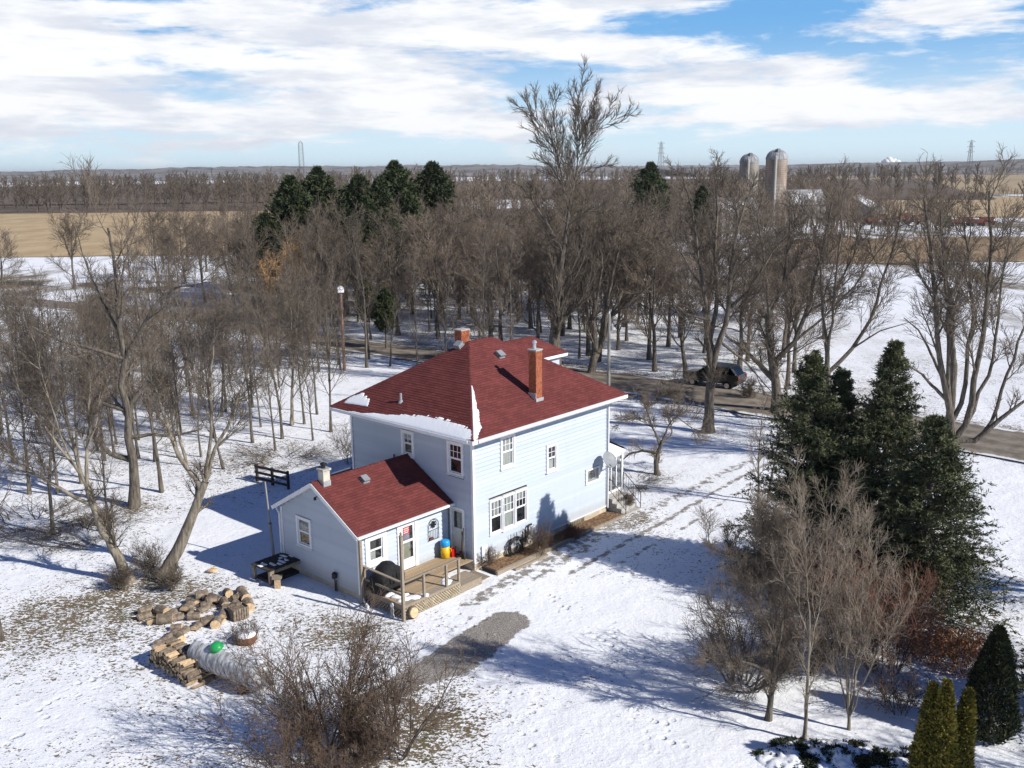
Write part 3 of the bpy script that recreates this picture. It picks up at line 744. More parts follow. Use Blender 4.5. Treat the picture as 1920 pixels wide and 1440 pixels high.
# dormer on the street side slope
dz, dtop = 7.72, 8.70; dv0, dv1, du = 2.95, 5.08, 10.05
dm = MB().box(6.6, 9.72, 3.2, 4.83, 6.4, dz).build('dormer', 'siding', house)
de = [(7.3, dv0, dz), (du, dv0, dz), (du, dv1, dz), (7.3, dv1, dz)]
shingles('shingles', [((7.2, dv0, dz + .08), (du, dv0, dz + .08), (6.1, 4.015, dtop), (8.5, 4.015, dtop)), ((du, dv0, dz + .08), (du, dv1, dz + .08), (8.5, 4.015, dtop), (8.5, 4.015, dtop)), ((du, dv1, dz + .08), (7.2, dv1, dz + .08), (8.5, 4.015, dtop), (6.1, 4.015, dtop))], dm)
MB().box(7.25, du + .02, dv0 - .02, dv1 + .02, dz - .07, dz + .07).build('fascia', 'white_trim', dm)
caps(((6.1, 4.015, dtop), (8.5, 4.015, dtop)), dm); caps(((du, dv0, dz + .08), (8.5, 4.015, dtop)), dm)
# brick chimneys
def chimney(u, v, wu, wv, z0, z1, pot=True):
    cr = MB().box(u + .01, u + wu - .01, v + .01, v + wv - .01, z0, z1 - .02).build('chimney', 'mortar', house)
    bm_ = MB(); ch = .078; n = int((z1 - z0) / ch)
    for k in range(n):
        z = z0 + k * ch; off = (k % 2) * .105; out = .018 if k >= n - 3 else 0
        for side in range(4):
            ln = wu if side % 2 == 0 else wv; x = -off
            while x < ln:
                x0, x1 = max(0, x) + .005, min(ln, x + .21) - .005; x += .21
                if x1 - x0 < .02: continue
                j = random.uniform(-.003, .004) + out
                if side == 0: bm_.box(u + x0, u + x1, v - j, v + .05, z + .006, z + ch - .006)
                elif side == 2: bm_.box(u + x0, u + x1, v + wv - .05, v + wv + j, z + .006, z + ch - .006)
                elif side == 1: bm_.box(u + wu - .05, u + wu + j, v + x0, v + x1, z + .006, z + ch - .006)
                else: bm_.box(u - j, u + .05, v + x0, v + x1, z + .006, z + ch - .006)
    o = bm_.build('bricks', 'brick', cr); o['kind'] = 'stuff'
    MB().box(u - .03, u + wu + .03, v - .03, v + wv + .03, z1 - .02, z1 + .04).build('cap', 'concrete', cr)
    if pot:
        MB().lathe([(.075, z1), (.075, z1 + .30), (.11, z1 + .30), (.11, z1 + .38), (.03, z1 + .44)], 12, (u + wu / 2, v + wv * .6, 0)).build('flue', 'flashing', cr)
    m_ = MB(); zb = 6.10 + .64 * (v + .66)
    m_.box(u - .05, u + wu + .05, v - .05, v - .022, zb - .1, zb + .16); m_.box(u - .05, u - .022, v - .022, v + wv, zb, zb + .18 + .5 * wv)
    if pot: m_.build('flashing', 'flashing', cr)
    return cr
chimney(4.42, .24, .42, .44, 6.3, 9.02)
chimney(4.55, 5.05, .55, .45, 8.0, 9.42, pot=False)
# roof vents and stack pipes
def vent(u, v, z, tilt_axis):
    m_ = MB(); m_.box(-.19, .19, -.2, .2, 0, .05); m_.box(-.15, .15, -.16, .16, .05, .17); m_.box(-.18, .18, -.19, .19, .17, .20)
    o = m_.build('roof_vent', 'dish_grey', roof, loc=(u, v, z)); o.rotation_euler = tilt_axis
    return o
ta = math.atan(.64)
vent(4.91, 2.9, 8.40, (ta, 0, 0)); vent(3.66, 4.3, 8.88, (0, -ta, 0))
m = MB(); m.tube([(.33, 4.77, 6.6), (.33, 4.77, 7.15)], .055, 8); m.lathe([(.14, 6.70), (.10, 6.80), (.06, 6.84)], 10, (.33, 4.77, 0)); m.build('stack_pipe', 'grey_metal', roof)
# --- annex roof
ar = MB(); ar.prism([(AE_V0 + .05, AE_Z - .02), (AR_V, AR_Z - .08), (AE_V1 - .05, AE_Z - .02), (AE_V1 - .05, AE_Z - .07), (AR_V, AR_Z - .16), (AE_V0 + .05, AE_Z - .07)], 'x', AU - .25, -.03)
aroof = ar.build('annex_roof', 'white_trim', house)
au0, au1 = AU - .30, -.02
shingles('shingles', [((au0, AE_V0, AE_Z), (au1, AE_V0, AE_Z), (au0, AR_V, AR_Z), (au1, AR_V, AR_Z)), ((au1, AE_V1, AE_Z), (au0, AE_V1, AE_Z), (au1, AR_V, AR_Z), (au0, AR_V, AR_Z))], aroof)
caps(((au0, AR_V, AR_Z), (au1, AR_V, AR_Z)), aroof)
m = MB()
for (va, za, vb, zb) in ((AE_V0 - .02, AE_Z - .02, AR_V, AR_Z - .02), (AE_V1 + .02, AE_Z - .02, AR_V, AR_Z - .02)):
    m.bar((au0 - .012, va, za - .05), (au0 - .012, vb, zb - .05), .035, .16, (0, 0, 1))
m.build('bargeboard', 'white_trim', aroof)
MB().box(au0 + .02, au1, AE_V0 - .085, AE_V0 + .01, AE_Z - .09, AE_Z + .01).build('gutter', 'white_trim', aroof)
MB().box(au0 + .02, au1, AE_V1 - .01, AE_V1 + .085, AE_Z - .09, AE_Z + .01).build('gutter', 'white_trim', aroof)
m = MB(); m.tube([(AU - .12, AE_V0 - .04, AE_Z - .06), (AU - .03, AV0 - .08, 2.55), (AU - .03, AV0 - .08, .45), (AU - .12, AV0 - .35, .12), (AU - .25, AV0 - .75, .05)], .05, 8); m.build('downspout', 'white_trim', house)
m = MB(); m.tube([(AU - .12, AE_V1 + .04, AE_Z - .06), (AU - .05, AV1 + .05, 2.5), (AU - .05, AV1 + .05, .2)], .045, 8); m.build('downspout', 'white_trim', house)
v_ = MB(); v_.box(-.17, .17, -.18, .18, 0, .05); v_.box(-.13, .13, -.14, .14, .05, .16); v_.box(-.16, .16, -.17, .17, .16, .19)
o = v_.build('roof_vent', 'dish_grey', aroof, loc=(-3.06, 3.42, 4.17)); o.rotation_euler = (math.atan(.574), 0, 0)
# cream block stove chimney on the annex ridge
c_ = MB().box(-4.96, -4.63, 3.68, 4.02, 3.9, 4.98).build('chimney', 'cream_paint', house)
m = MB(); m.box(-5.01, -4.58, 3.63, 4.07, 4.98, 5.06); m.build('cap', 'concrete', c_)
MB().box(-4.98, -4.61, 3.66, 4.04, 4.2, 4.55).build('flashing', 'flashing', c_)
m = MB(); m.tube([(-4.8, 3.86, 5.06), (-4.8, 3.86, 5.22)], .09, 10); m.lathe([(.14, 5.22), (.14, 5.26), (.04, 5.32)], 12, (-4.8, 3.86, 0)); m.build('flue', 'black_metal', c_)
# gable lamp and wires
m = MB(); m.lathe([(.02, 0), (.06, .02), (.06, .12), (.02, .14)], 8, (AU - .12, 4.05, 3.72)); m.bar((AU, 4.05, 3.85), (AU - .13, 4.05, 3.85), .03); m.build('gable_lamp', 'black_metal', house)
m = MB(); m.lathe([(.02, 0), (.11, .02), (.11, .22), (.05, .28)], 10, (AU - .10, 3.05, .55)); m.bar((AU - .08, 3.05, .0), (AU - .08, 3.05, .6), .04); m.bar((AU - .08, 2.95, .0), (AU - .08, 2.95, .5), .03); m.build('electric_outlet', 'black_metal', house)
# --- street porch
m = MB(); m.box(L1 + .02, 11.1, .1, 2.4, -.2, .88); m.build('porch_base', 'concrete', house)
pr = MB(); pr.prism([(L1 + .03, 2.86), (11.2, 2.86), (11.2, 2.94), (L1 + .03, 3.70)], 'y', .06, 2.5)
prf = pr.build('porch_roof', 'white_trim', house)
shingles('shingles', [((11.24, .02, 2.96), (11.24, 2.54, 2.96), (L1 + .03, .02, 3.76), (L1 + .03, 2.54, 3.76))], prf)
for vv in (.16, 2.34): MB().box(10.95, 11.07, vv - .06, vv + .06, .88, 2.86).build('porch_post', 'white_trim', house)
for q in ((9.75, 9.80), (10.3, 10.35)): pass
m = MB(); m.box(9.62, 10.95, .13, .16, .88, 1.0); m.box(9.62, 10.95, .13, .16, 2.7, 2.86)
for k in range(4): m.box(9.62 + k * .44, 9.68 + k * .44, .13, .16, 1.0, 2.7)
m.build('porch_screen', 'white_trim', house)
MB().box(9.62, 10.94, .142, .148, 1.0, 2.7).build('pane', 'glass', house)
MB().box(L1 + .0, L1 + .04, 1.0, 1.95, .9, 3.0).build('door', 'white_trim', house)
# entry steps with black iron railing (its own thing)
st = empty('entry_steps', HA, YAW, 'grey concrete entry steps with black iron railings beside the porch', 'steps')
for k in range(4): MB().box(9.75, 11.1, -.28 * (k + 1) + .08, -.28 * k + .08, -.1, .70 - .2 * k).build('step', 'concrete', st)
for uu in (9.8, 11.08):
    m = MB(); top = [(uu, .1, 1.75), (uu, -.05, 1.70), (uu, -1.0, .92)]
    m.tube(top, .018, 6); m.tube([(p[0], p[1], p[2] - .62) for p in top], .014, 6)
    for (x, y, z) in ((uu, .08, .88), (uu, -1.0, .0)): m.tube([(x, y, z), (x, y, z + (.88 if y > 0 else .95))], .02, 6)
    m.build('railing', 'black_metal', st)
    for k in range(1, 7):
        t_ = k / 7; y = .05 - 1.05 * t_; z = 1.72 - .80 * t_
        MB().tube([(uu, y, z - .62), (uu, y, z)], .009, 4).build('baluster', 'black_metal', st)
m = MB(); m.tube([(11.08, .1, 1.72), (11.08, 1.9, 1.72)], .018, 6); m.tube([(11.08, .1, 1.1), (11.08, 1.9, 1.1)], .014, 6)
for k in range(9): m.tube([(11.08, .2 + .2 * k, .88), (11.08, .2 + .2 * k, 1.72)], .009, 4)
m.build('railing', 'black_metal', st)
# lean-to behind the far corner
lt = empty('lean_to', HA, YAW, 'small dark lean-to with snowy roof at the far corner of the farmhouse', 'shed')
m = MB(); m.box(.15, 2.2, L2 + .03, 9.5, -.1, 2.35); m.build('wall', 'black_wood', lt)
m = MB(); m.prism([(L2 + .03, 2.95), (9.75, 2.3), (9.75, 2.38), (L2 + .03, 3.05)], 'x', -.05, 2.4); m.build('roof', 'black_wood', lt)
m = MB(); m.prism([(L2 + .2, 2.99), (9.7, 2.405), (9.7, 2.46), (L2 + .2, 3.06)], 'x', -.02, 1.5); m.build('snow', 'snow', lt)

# snow lying on the roof, with ragged edges and real thickness
def roof_snow(name, label, pts_fn, n, m_, th):
    V = []; F = []
    for j in range(m_ + 1):
        for i in range(n + 1):
            p, q = pts_fn(i / n, j / m_); edge = min(1, 14 * min(i / n, 1 - i / n)) * min(1, 2.2 * (1 - j / m_ + .02)) * min(1, .5 + 3 * j / m_)
            V.append((p[0], p[1], p[2] + .035)); V.append((p[0], p[1], p[2] + .04 + th * edge * q))
    W_ = n + 1
    for j in range(m_):
        for i in range(n):
            a = (j * W_ + i) * 2; b = a + 2; c = a + 2 * W_ + 2; e = a + 2 * W_
            F.append((a + 1, b + 1, c + 1, e + 1))
    ring = [(0, i) for i in range(n + 1)] + [(j, n) for j in range(1, m_ + 1)] + [(m_, i) for i in range(n - 1, -1, -1)] + [(j, 0) for j in range(m_ - 1, 0, -1)]
    for (j0, i0), (j1, i1) in zip(ring, ring[1:] + ring[:1]):
        a = (j0 * W_ + i0) * 2; b = (j1 * W_ + i1) * 2; F.append((a, b, b + 1, a + 1))
    o = obj(name, np_mesh(name, np.array(V), np.array(F), 'snow', True)); o.location = HA; o.rotation_euler = (0, 0, YAW)
    return tag(o, label, 'snow', kind='stuff')
def ls(u, v): return (u, v, ZR + .64 * (u + OV))
def rs(u, v): return (u, v, ZR + .64 * (v + OV))
rag = [random.random() for _ in range(400)]
def band(s_, t_):            # along the shaded eave
    v = 7.3 - (7.3 + .62) * s_; wd = .09 + .60 * min(1, max(0, (s_ - .12) / .5)) ** .9 * (1 - .25 * max(0, s_ - .8) / .2)
    wd *= .72 + .28 * vnoise(np.array(v * 1.0), np.array(1.), .45, 3) + .16 * vnoise(np.array(v), np.array(2.), .13, 6) + .10 * vnoise(np.array(v), np.array(2.), .05, 7)
    u = -OV - .06 + wd * t_; u = min(u, max(v, -.62) + .02) if v < .4 else u
    return ls(u, v), .9
roof_snow('roof_snow', 'white snow strip melting along the shaded eave of the red hip roof', band, 220, 8, .032)
def hipsnow(s_, t_):         # tall tongue beside the near hip, on the sunlit slope
    v = -OV - .04 + 2.45 * s_; wd = (.58 * (1 - s_) ** .8 + .03) * (.62 + .38 * vnoise(np.array(v), np.array(5.), .11, 9) + .2 * vnoise(np.array(v), np.array(5.), .33, 4))
    if s_ < .2: wd *= .55 + 2.2 * s_
    u = v + .06 + wd * t_
    return rs(u, v), .8
roof_snow('roof_snow', 'tall ragged tongue of snow beside the near hip of the red roof', hipsnow, 120, 6, .03)
def patch(s_, t_):
    v = 8.05 - 1.75 * s_; h = .62 * math.sin(math.pi * min(1, .12 + s_ * .95)) ** .7 * (.8 + .4 * vnoise(np.array(v), np.array(8.), .16, 2))
    mx = (8.66 - v)
    u = -OV + .30 + .1 * s_ + min(h, mx) * t_
    return ls(u, v), .8
roof_snow('roof_snow', 'small isolated snow patch near the far corner of the red roof', patch, 60, 6, .025)

# ------------------------------------------------------------------ deck in front of the annex
deck = empty('wooden_deck', HA, YAW, 'weathered wooden deck with railing and lattice skirt against the blue annex', 'deck')
DZ = .54; D0, D1, DV0, DV1 = -5.0, -.04, -1.08, 1.46
n = 18; pw = (DV1 - DV0) / n
PL = MB().box(0, 1, 0, 1, 0, 1).mesh('plank', 'deck_wood'); PLG = MB().box(0, 1, 0, 1, 0, 1).mesh('plank', 'old_wood')
for k in range(n):
    v = DV0 + k * pw; e = -1.95 if v < -.05 else D1
    obj('plank', PL if 2 < k else PLG, deck, loc=(D0, v + .004, DZ - .035 + random.uniform(-.003, .003)), scale=(e - D0 + random.uniform(-.01, .01), pw - .012, .035))
for k in range(5):   # lower landing and step beside the rail end
    obj('plank', PLG, deck, loc=(-1.93, -1.08 + k * .2, .28), scale=(1.25, .19, .035))
for k in range(3): obj('plank', PLG, deck, loc=(-.66 + k * .17, -1.05, .12), scale=(.16, 1.0, .03))
MB().box(D0 + .02, -1.95, DV0 + .0, DV0 + .03, .43, DZ - .037).build('joist', 'old_wood', deck)
MB().box(D0 - .0, D0 + .03, DV0 + .04, DV1, .33, DZ - .037).build('joist', 'old_wood', deck)
MB().box(-1.93, -.7, -1.08, -1.05, .0, .278).build('joist', 'old_wood', deck)
for (u, v, zt, wd) in ((-3.9, DV0 + .07, 1.50, .09), (-2.67, DV0 + .07, 1.50, .09), (-1.97, DV0 + .07, 1.52, .09), (-4.98, DV1 - .16, 1.50, .09)):
    MB().box(u - wd / 2, u + wd / 2, v - wd / 2, v + wd / 2, .0, zt).build('post', 'old_wood', deck)
cp = MB(); cp.box(-5.16, -5.05, -1.19, -1.08, -.1, 3.42); cp.build('tall_post', 'old_wood', deck)
m = MB(); m.lathe([(.085, 3.42), (.085, 3.47), (.03, 3.5), (.055, 3.56), (.02, 3.62)], 8, (-5.105, -1.135, 0)); m.build('finial', 'old_wood', deck)
MB().box(AU - .16, AU - .05, AV0 - .28, AV0 - .17, -.1, 2.7).build('tall_post', 'old_wood', deck)
m = MB(); m.bar((-5.05, DV0 + .05, 1.53), (-1.88, DV0 + .05, 1.53), .11, .04); m.build('rail', 'old_wood', deck)
m = MB(); m.bar((-5.06, DV0 + .0, 1.53), (-5.0, DV1 - .1, 1.53), .11, .04); m.build('rail', 'old_wood', deck)
m = MB(); m.bar((-5.05, DV0 + .05, 1.0), (-5.0, DV1 - .1, 1.0), .035, .09); m.build('rail', 'old_wood', deck)
def slat(p, q, wd, th, mat, nrm):
    m_ = MB(); m_.bar(p, q, wd, th, nrm); return m_.build('lattice_slat', mat, deck)
def lattice(P, a0, a1, z0, z1, d0, mat, nrm, step=.13):
    h = z1 - z0; x = a0 - h
    while x < a1:
        for s_ in (1, -1):
            xa, za, xb, zb = (x, z0, x + h, z1) if s_ > 0 else (x, z1, x + h, z0)
            if xa < a0: za += s_ * (a0 - xa); xa = a0
            if xb > a1: zb -= s_ * (xb - a1); xb = a1
            if xb - xa > .04: slat(P(xa, d0 + .008 * s_, za), P(xb, d0 + .008 * s_, zb), .036, .008, mat, nrm)
        x += step
lattice(lambda a, d_, z: (a, DV0 - .02 + d_, z), D0 + .02, -1.97, .0, .44, 0, 'lattice_wood', (0, 1, 0))
lattice(lambda a, d_, z: (D0 - .03 + d_, a, z), DV0 + .05, DV1 - .1, .0, .34, 0, 'old_wood', (1, 0, 0), .17)
MB().box(D0 + .04, -1.99, DV0 + .10, DV0 + .13, -.05, .49).build('skirt_shade_board', 'rust', deck)  # added sheet: rust tone for dead leaves, darkness for under-deck shade
MB().box(D0 + .10, D0 + .13, DV0 + .14, DV1 - .1, -.05, .49).build('skirt_shade_board', 'black_wood', deck)  # added dark sheet, its colour stands in for shade under the deck
def heap(name, label, pts, cat='snow', mat='snow', kind='stuff', seed=0, n=9):
    """low irregular heaps (u, v, z, radius, height) joined"""
    m_ = MB(); rg = random.Random(seed)
    for (u, v, z, r_, h) in pts:
        prof = [(r_, -.02), (r_ * .93, h * .35), (r_ * .66, h * .8), (r_ * .3, h), (.01, h * 1.02)]
        b = len(m_.V); m_.lathe(prof, n, (u, v, z))
        ph = rg.random() * 6
        for i in range(b, len(m_.V)):
            x, y, zz_ = m_.V[i]; a = math.atan2(y - v, x - u); k = 1 + .22 * math.sin(2 * a + ph) + .14 * math.sin(3 * a + 2 * ph); m_.V[i] = (u + (x - u) * k, v + (y - v) * k * .8, zz_)
    o_ = m_.build(name, mat, None, True); o_.location = HA; o_.rotation_euler = (0, 0, YAW)
    return tag(o_, label, cat, kind=kind)
heap('deck_snow', 'patches of snow left on the weathered deck boards', [(-4.7, .15, DZ, .22, .08), (-4.55, -.25, DZ, .30, .10), (-4.62, -.62, DZ, .26, .08), (-4.2, -.75, DZ, .30, .05), (-3.8, -.9, DZ, .22, .03), (-2.4, -.75, DZ, .30, .05), (-2.2, -.5, DZ, .25, .04), (-4.85, .55, DZ, .14, .10), (-4.3, -.35, DZ, .16, .07)], seed=3)
# ------------------------------------------------------------------ things on and around the deck
bq = empty('covered_barbecue', HW(-4.35, .62, DZ), YAW + R(8), 'gas barbecue under a draped black cover standing on the deck', 'barbecue')
prof = [(-.66, 0), (-.68, .55), (-.64, .80), (-.46, .86), (-.30, 1.12), (-.05, 1.20), (.18, 1.14), (.34, .88), (.58, .82), (.64, .60), (.62, .0)]
V = []; F = []; ks = 9
for j in range(ks):
    y = -.36 + .72 * j / (ks - 1); e = 1 - .16 * abs(2 * j / (ks - 1) - 1) ** 3
    for i, (x, z) in enumerate(prof):
        wr = .010 * math.sin(i * 2.3 + j * 1.9); V.append((x * (.97 + .03 * e) + wr, y + wr, z * (e if z > .3 else 1)))
nP = len(prof)
for j in range(ks - 1):
    for i in range(nP - 1): a = j * nP + i; F.append((a, a + nP, a + nP + 1, a + 1))
mm = MB(); mm.V = V; mm.F = [list(f) for f in F] + [[i for i in range(nP)], [(ks - 1) * nP + i for i in range(nP)][::-1]]; mm.M = [0] * len(mm.F)
mm.build('cover', 'black_cover', bq, True)
for x in (-.5, .5):
    MB().lathe([(.02, -.03), (.09, -.03), (.09, .03), (.02, .03)], 12, (x, -.33, .09), 'y').build('wheel', 'rubber', bq)
mm = MB()
for x, ln in ((-.30, .36), (-.10, .42), (.12, .30)): mm.tube([(x, -.375, .75), (x + .05, -.385, .75 - ln)], .016, 5)
mm.build('cover_fold', 'black_cover', bq)
bn = empty('yellow_bin', HW(-.62, 1.16, DZ), 0, 'yellow plastic barrel with bright blue lid beside the back door', 'bin')
MB().lathe([(.14, 0), (.185, .02), (.20, .25), (.205, .28), (.195, .30), (.205, .55)], 18).build('body', 'yellow_plastic', bn, True)
MB().lathe([(.215, .55), (.22, .60), (.215, .72), (.195, .79), (.13, .82), (.02, .83)], 18).build('lid', 'blue_plastic', bn, True)
MB().tube([(.2, -.06, .45), (.26, -.06, .42), (.26, -.06, .3), (.2, -.06, .27)], .018, 6).build('handle', 'yellow_plastic', bn)
rb = empty('red_fuel_can', HW(-.28, 1.02, DZ), YAW, 'small red plastic fuel can on the deck by the door', 'can')
mm = MB(); mm.prism([(-.13, 0), (.13, 0), (.13, .26), (.05, .34), (-.13, .34)], 'y', -.08, .08); mm.build('body', 'red_plastic', rb)
mm = MB(); mm.tube([(-.1, 0, .34), (-.1, 0, .40), (.02, 0, .40), (.03, 0, .345)], .015, 6); mm.build('handle', 'red_plastic', rb)
MB().tube([(.10, 0, .28), (.17, 0, .42)], .02, 6).build('spout', 'black_metal', rb)
for k, (du_, dv_, ln) in enumerate(((-.22, .50, 1.35), (-.18, .62, 1.15))):
    br = empty('broom', HW(du_, dv_, DZ), YAW, ('tall dark broom leaning by the back door', 'shorter dark shovel leaning by the back door')[k], ('broom', 'shovel')[k])
    br.name = ('broom', 'shovel')[k]
    MB().tube([(0, 0, .2), (.14, .05, ln)], .016, 6).build('shaft', 'black_wood', br)
    if k == 0: MB().prism([(-.16, .0), (.16, 0), (.1, .22), (-.1, .22)], 'x', -.03, .03).build('bristles', 'black_wood', br)
    else: MB().prism([(-.13, .0), (.13, 0), (.13, .26), (0, .34), (-.13, .26)], 'x', -.008, .012).build('blade', 'black_metal', br)
# arched metal wall ornament
orn = empty('wall_ornament', HW(-.98, AV0 - .04, 1.40), YAW, 'arched iron wall ornament with flower and fence on the annex wall', 'ornament')
arch = [(-.29, 0, 0), (-.29, 0, .66)] + [(-.29 * math.cos(t_), 0, .66 + .28 * math.sin(t_)) for t_ in np.linspace(.2, math.pi - .2, 9)] + [(.29, 0, .66), (.29, 0, 0)]
MB().tube(arch, .016, 5).build('frame', 'black_metal', orn)
for k in range(5): x = -.2 + .1 * k; MB().tube([(x, 0, .03), (x, 0, .45)], .009, 4).build('bar', 'black_metal', orn)
MB().tube([(-.29, 0, .02), (.29, 0, .02)], .014, 4).build('bar', 'black_metal', orn); MB().tube([(-.29, 0, .45), (.36, 0, .47)], .012, 4).build('bar', 'black_metal', orn)
for k in range(6):
    a = k * math.pi / 3 + .3; MB().prism([(0, -.02), (.15, -.05), (.17, 0), (.15, .05), (0, .02)], 'y', -.008, .008).build('petal', 'black_metal', orn, loc=(0, 0, .70), rot=(0, a, 0))
MB().prism([(-.28, .02), (-.02, .02), (-.05, .15), (-.2, .17)], 'y', -.02, .01).build('planter', 'rust', orn)
# log round leaning on the lattice
lg = empty('log_round', HW(-4.72, DV0 - .14, .235), YAW, 'sawn round log slice leaning against the deck lattice', 'log', rot=(R(-10), 0, YAW))
mm = MB(); mm.lathe([(.225, -.10), (.235, -.04), (.235, .05), (.225, .10)], 20, (0, 0, 0), 'y'); mm.build('bark', 'log_bark', lg, True)
for yy in (-.103, .103): MB().lathe([(.02, yy - .004), (.205, yy - .004), (.205, yy + .004), (.02, yy + .004)], 20, (0, 0, 0), 'y').build('cut_face', 'log_cut', lg)
sg = empty('garden_statue', HW(-5.18, -.55, 0), 0, 'small snow-dusted garden figure standing beside the dark deck skirt', 'statue')
MB().lathe([(.10, 0), (.10, .06), (.05, .10), (.07, .2), (.08, .3), (.045, .38), (.06, .45), (.05, .52), (.01, .56)], 12).build('figure', 'concrete', sg, True)
MB().lathe([(.062, .44), (.07, .48), (.05, .56), (.01, .585)], 12).build('snow_cap', 'snow', sg, True)
# hose reel by the sunlit wall
hr = empty('hose_reel', HW(2.42, -.16, .45), YAW, 'coiled black garden hose on a wire hanger against the sunlit wall', 'hose')
for k in range(6):
    rr = .30 + .035 * k; pts = [(rr * 1.05 * math.cos(t_ + k), -.03 * (k % 3) + .03 * math.sin(3 * t_ + k), rr * math.sin(t_ + k)) for t_ in np.linspace(0, 2 * math.pi, 25)]
    MB().tube(pts, .020, 6).build('hose_loop', 'black_metal', hr)
for x in (-.2, .2): MB().tube([(x, .05, -.45), (x, .05, .62)], .015, 5).build('stake', 'black_metal', hr)
# satellite dish
sd = empty('satellite_dish', HW(8.96, -.52, 3.0), 0, 'grey satellite dish on a bent arm near the far corner of the sunlit wall', 'satellite dish')
V = []; F = []; nr, na = 6, 24
ax_ = Vector((.62, -.55, .56)).normalized(); q_ = ax_.to_track_quat('Z', 'Y')
for i in range(nr + 1):
    r_ = .43 * i / nr
    for k in range(na): a = 2 * math.pi * k / na; V.append(tuple(q_ @ Vector((r_ * math.cos(a) * 1.08, r_ * math.sin(a), .5 * r_ * r_))))
mm = MB(); mm.V = V
for i in range(nr):
    for k in range(na): j = (k + 1) % na; mm.F.append([i * na + k, i * na + j, (i + 1) * na + j, (i + 1) * na + k]); mm.M.append(0)
o = mm.build('reflector', 'dish_grey', sd, True); md = o.modifiers.new('t', 'SOLIDIFY'); md.thickness = .015
bk = q_ @ Vector((0, 0, -.02)); fo = q_ @ Vector((0, -.3, .62)); rm = q_ @ Vector((0, -.42, .1))
MB().tube([rm, fo], .014, 6).build('feed_arm', 'grey_metal', sd); MB().lathe([(.035, 0), (.05, .03), (.05, .10), (.03, .12)], 8, tuple(fo)).build('feed_horn', 'white_trim', sd)
lw = HW(9.3, -.01, 2.35) - HW(8.96, -.52, 3.0)
MB().tube([bk, bk + Vector((0, 0, -.35)), lw], .028, 8).build('mast', 'white_trim', sd)
# timber edging bed along the sunlit wall
tb = empty('timber_edging', HA, YAW, 'low weathered timber edging along the planting bed under the sunlit wall', 'edging')
for k, (a, b) in enumerate(((.35, 2.9), (2.93, 5.4), (5.43, 8.0), (8.03, 9.9))):
    MB().box(a, b, -1.02, -.90, -.05, .17 - .02 * k).build('timber', 'old_wood', tb)
MB().box(.33, .45, -.89, -.15, -.05, .16).build('timber', 'black_wood', tb)
MB().box(1.2, 3.4, -1.30, -1.16, -.05, .09).build('timber', 'old_wood', tb)
V = []; n_ = 60
bedx, bedy = np.meshgrid(np.linspace(.45, 9.7, n_), np.linspace(-.92, .03, 8)); bedz = .06 + .06 * vnoise(bedx * 3, bedy * 3, 1, 3)
i_ = np.arange(n_ * 8).reshape(8, n_)
noisy('bed_soil', (.10, .06, .035), (.28, .17, .095), 7, rough=1.0, bstr=.8, bdist=.08)
o = obj('planting_bed', np_mesh('planting_bed', np.stack([bedx, bedy, bedz], -1).reshape(-1, 3), np.stack([i_[:-1, :-1], i_[:-1, 1:], i_[1:, 1:], i_[1:, :-1]], -1).reshape(-1, 4), 'bed_soil', True), loc=HA, rot=(0, 0, YAW)); tag(o, kind='structure')

# ------------------------------------------------------------------ vegetation
def norm(a): return a / np.maximum(np.linalg.norm(a, axis=-1, keepdims=True), 1e-9)
def rot_dirs(D, ang, az):
    """directions leaving D at angle ang with azimuth az"""
    ref = np.where(np.abs(D[..., 2:3]) > .9, np.array([1., 0, 0]), np.array([0, 0, 1.]))
    a = norm(np.cross(D, ref)); b = np.cross(D, a)
    return norm(D * np.cos(ang)[..., None] + (a * np.cos(az)[..., None] + b * np.sin(az)[..., None]) * np.sin(ang)[..., None])
def poly_grow(rg, P, D, L, Rd, n, wig, up, taper):
    N = len(P); pts = np.zeros((N, n + 1, 3)); pts[:, 0] = P; dd = D.copy()
    for k in range(n):
        dd = norm(dd + rg.normal(0, wig, (N, 3)) + np.array([0, 0, up])); pts[:, k + 1] = pts[:, k] + dd * (L / n)[:, None]
    t_ = np.linspace(0, 1, n + 1)[None]
    return pts, Rd[:, None] * (1 - (1 - taper) * t_)
def spawn(rg, pts, rad, m, tmin, tmax, ang, lr, rr, Labs, rmin, pw=.55):
    """m side branches on every polyline; returns start, direction, length, radius"""
    N, n1, _ = pts.shape
    base = (np.arange(m)[None] + rg.random((N, m))) / m
    tt = tmin + (tmax - tmin) * base; f = tt * (n1 - 1); i = np.minimum(f.astype(int), n1 - 2); fr = (f - i)[..., None]
    idx = np.arange(N)[:, None]
    p = pts[idx, i] * (1 - fr) + pts[idx, i + 1] * fr; dr = norm(pts[idx, i + 1] - pts[idx, i])
    r_ = rad[idx, i] * (1 - fr[..., 0]) + rad[idx, i + 1] * fr[..., 0]
    an = rg.uniform(ang[0], ang[1], (N, m)); az = rg.random((N, 1)) * 6.28 + np.arange(m)[None] * 2.4 + rg.normal(0, .4, (N, m))
    d2 = rot_dirs(dr, an, az)
    ln = Labs[:, None] * rg.uniform(lr[0], lr[1], (N, m)) * (1 - pw * tt)
    rk = np.maximum(np.minimum(r_ * rr, r_ * .9), rmin)
    return p.reshape(-1, 3), d2.reshape(-1, 3), ln.ravel(), rk.ravel()
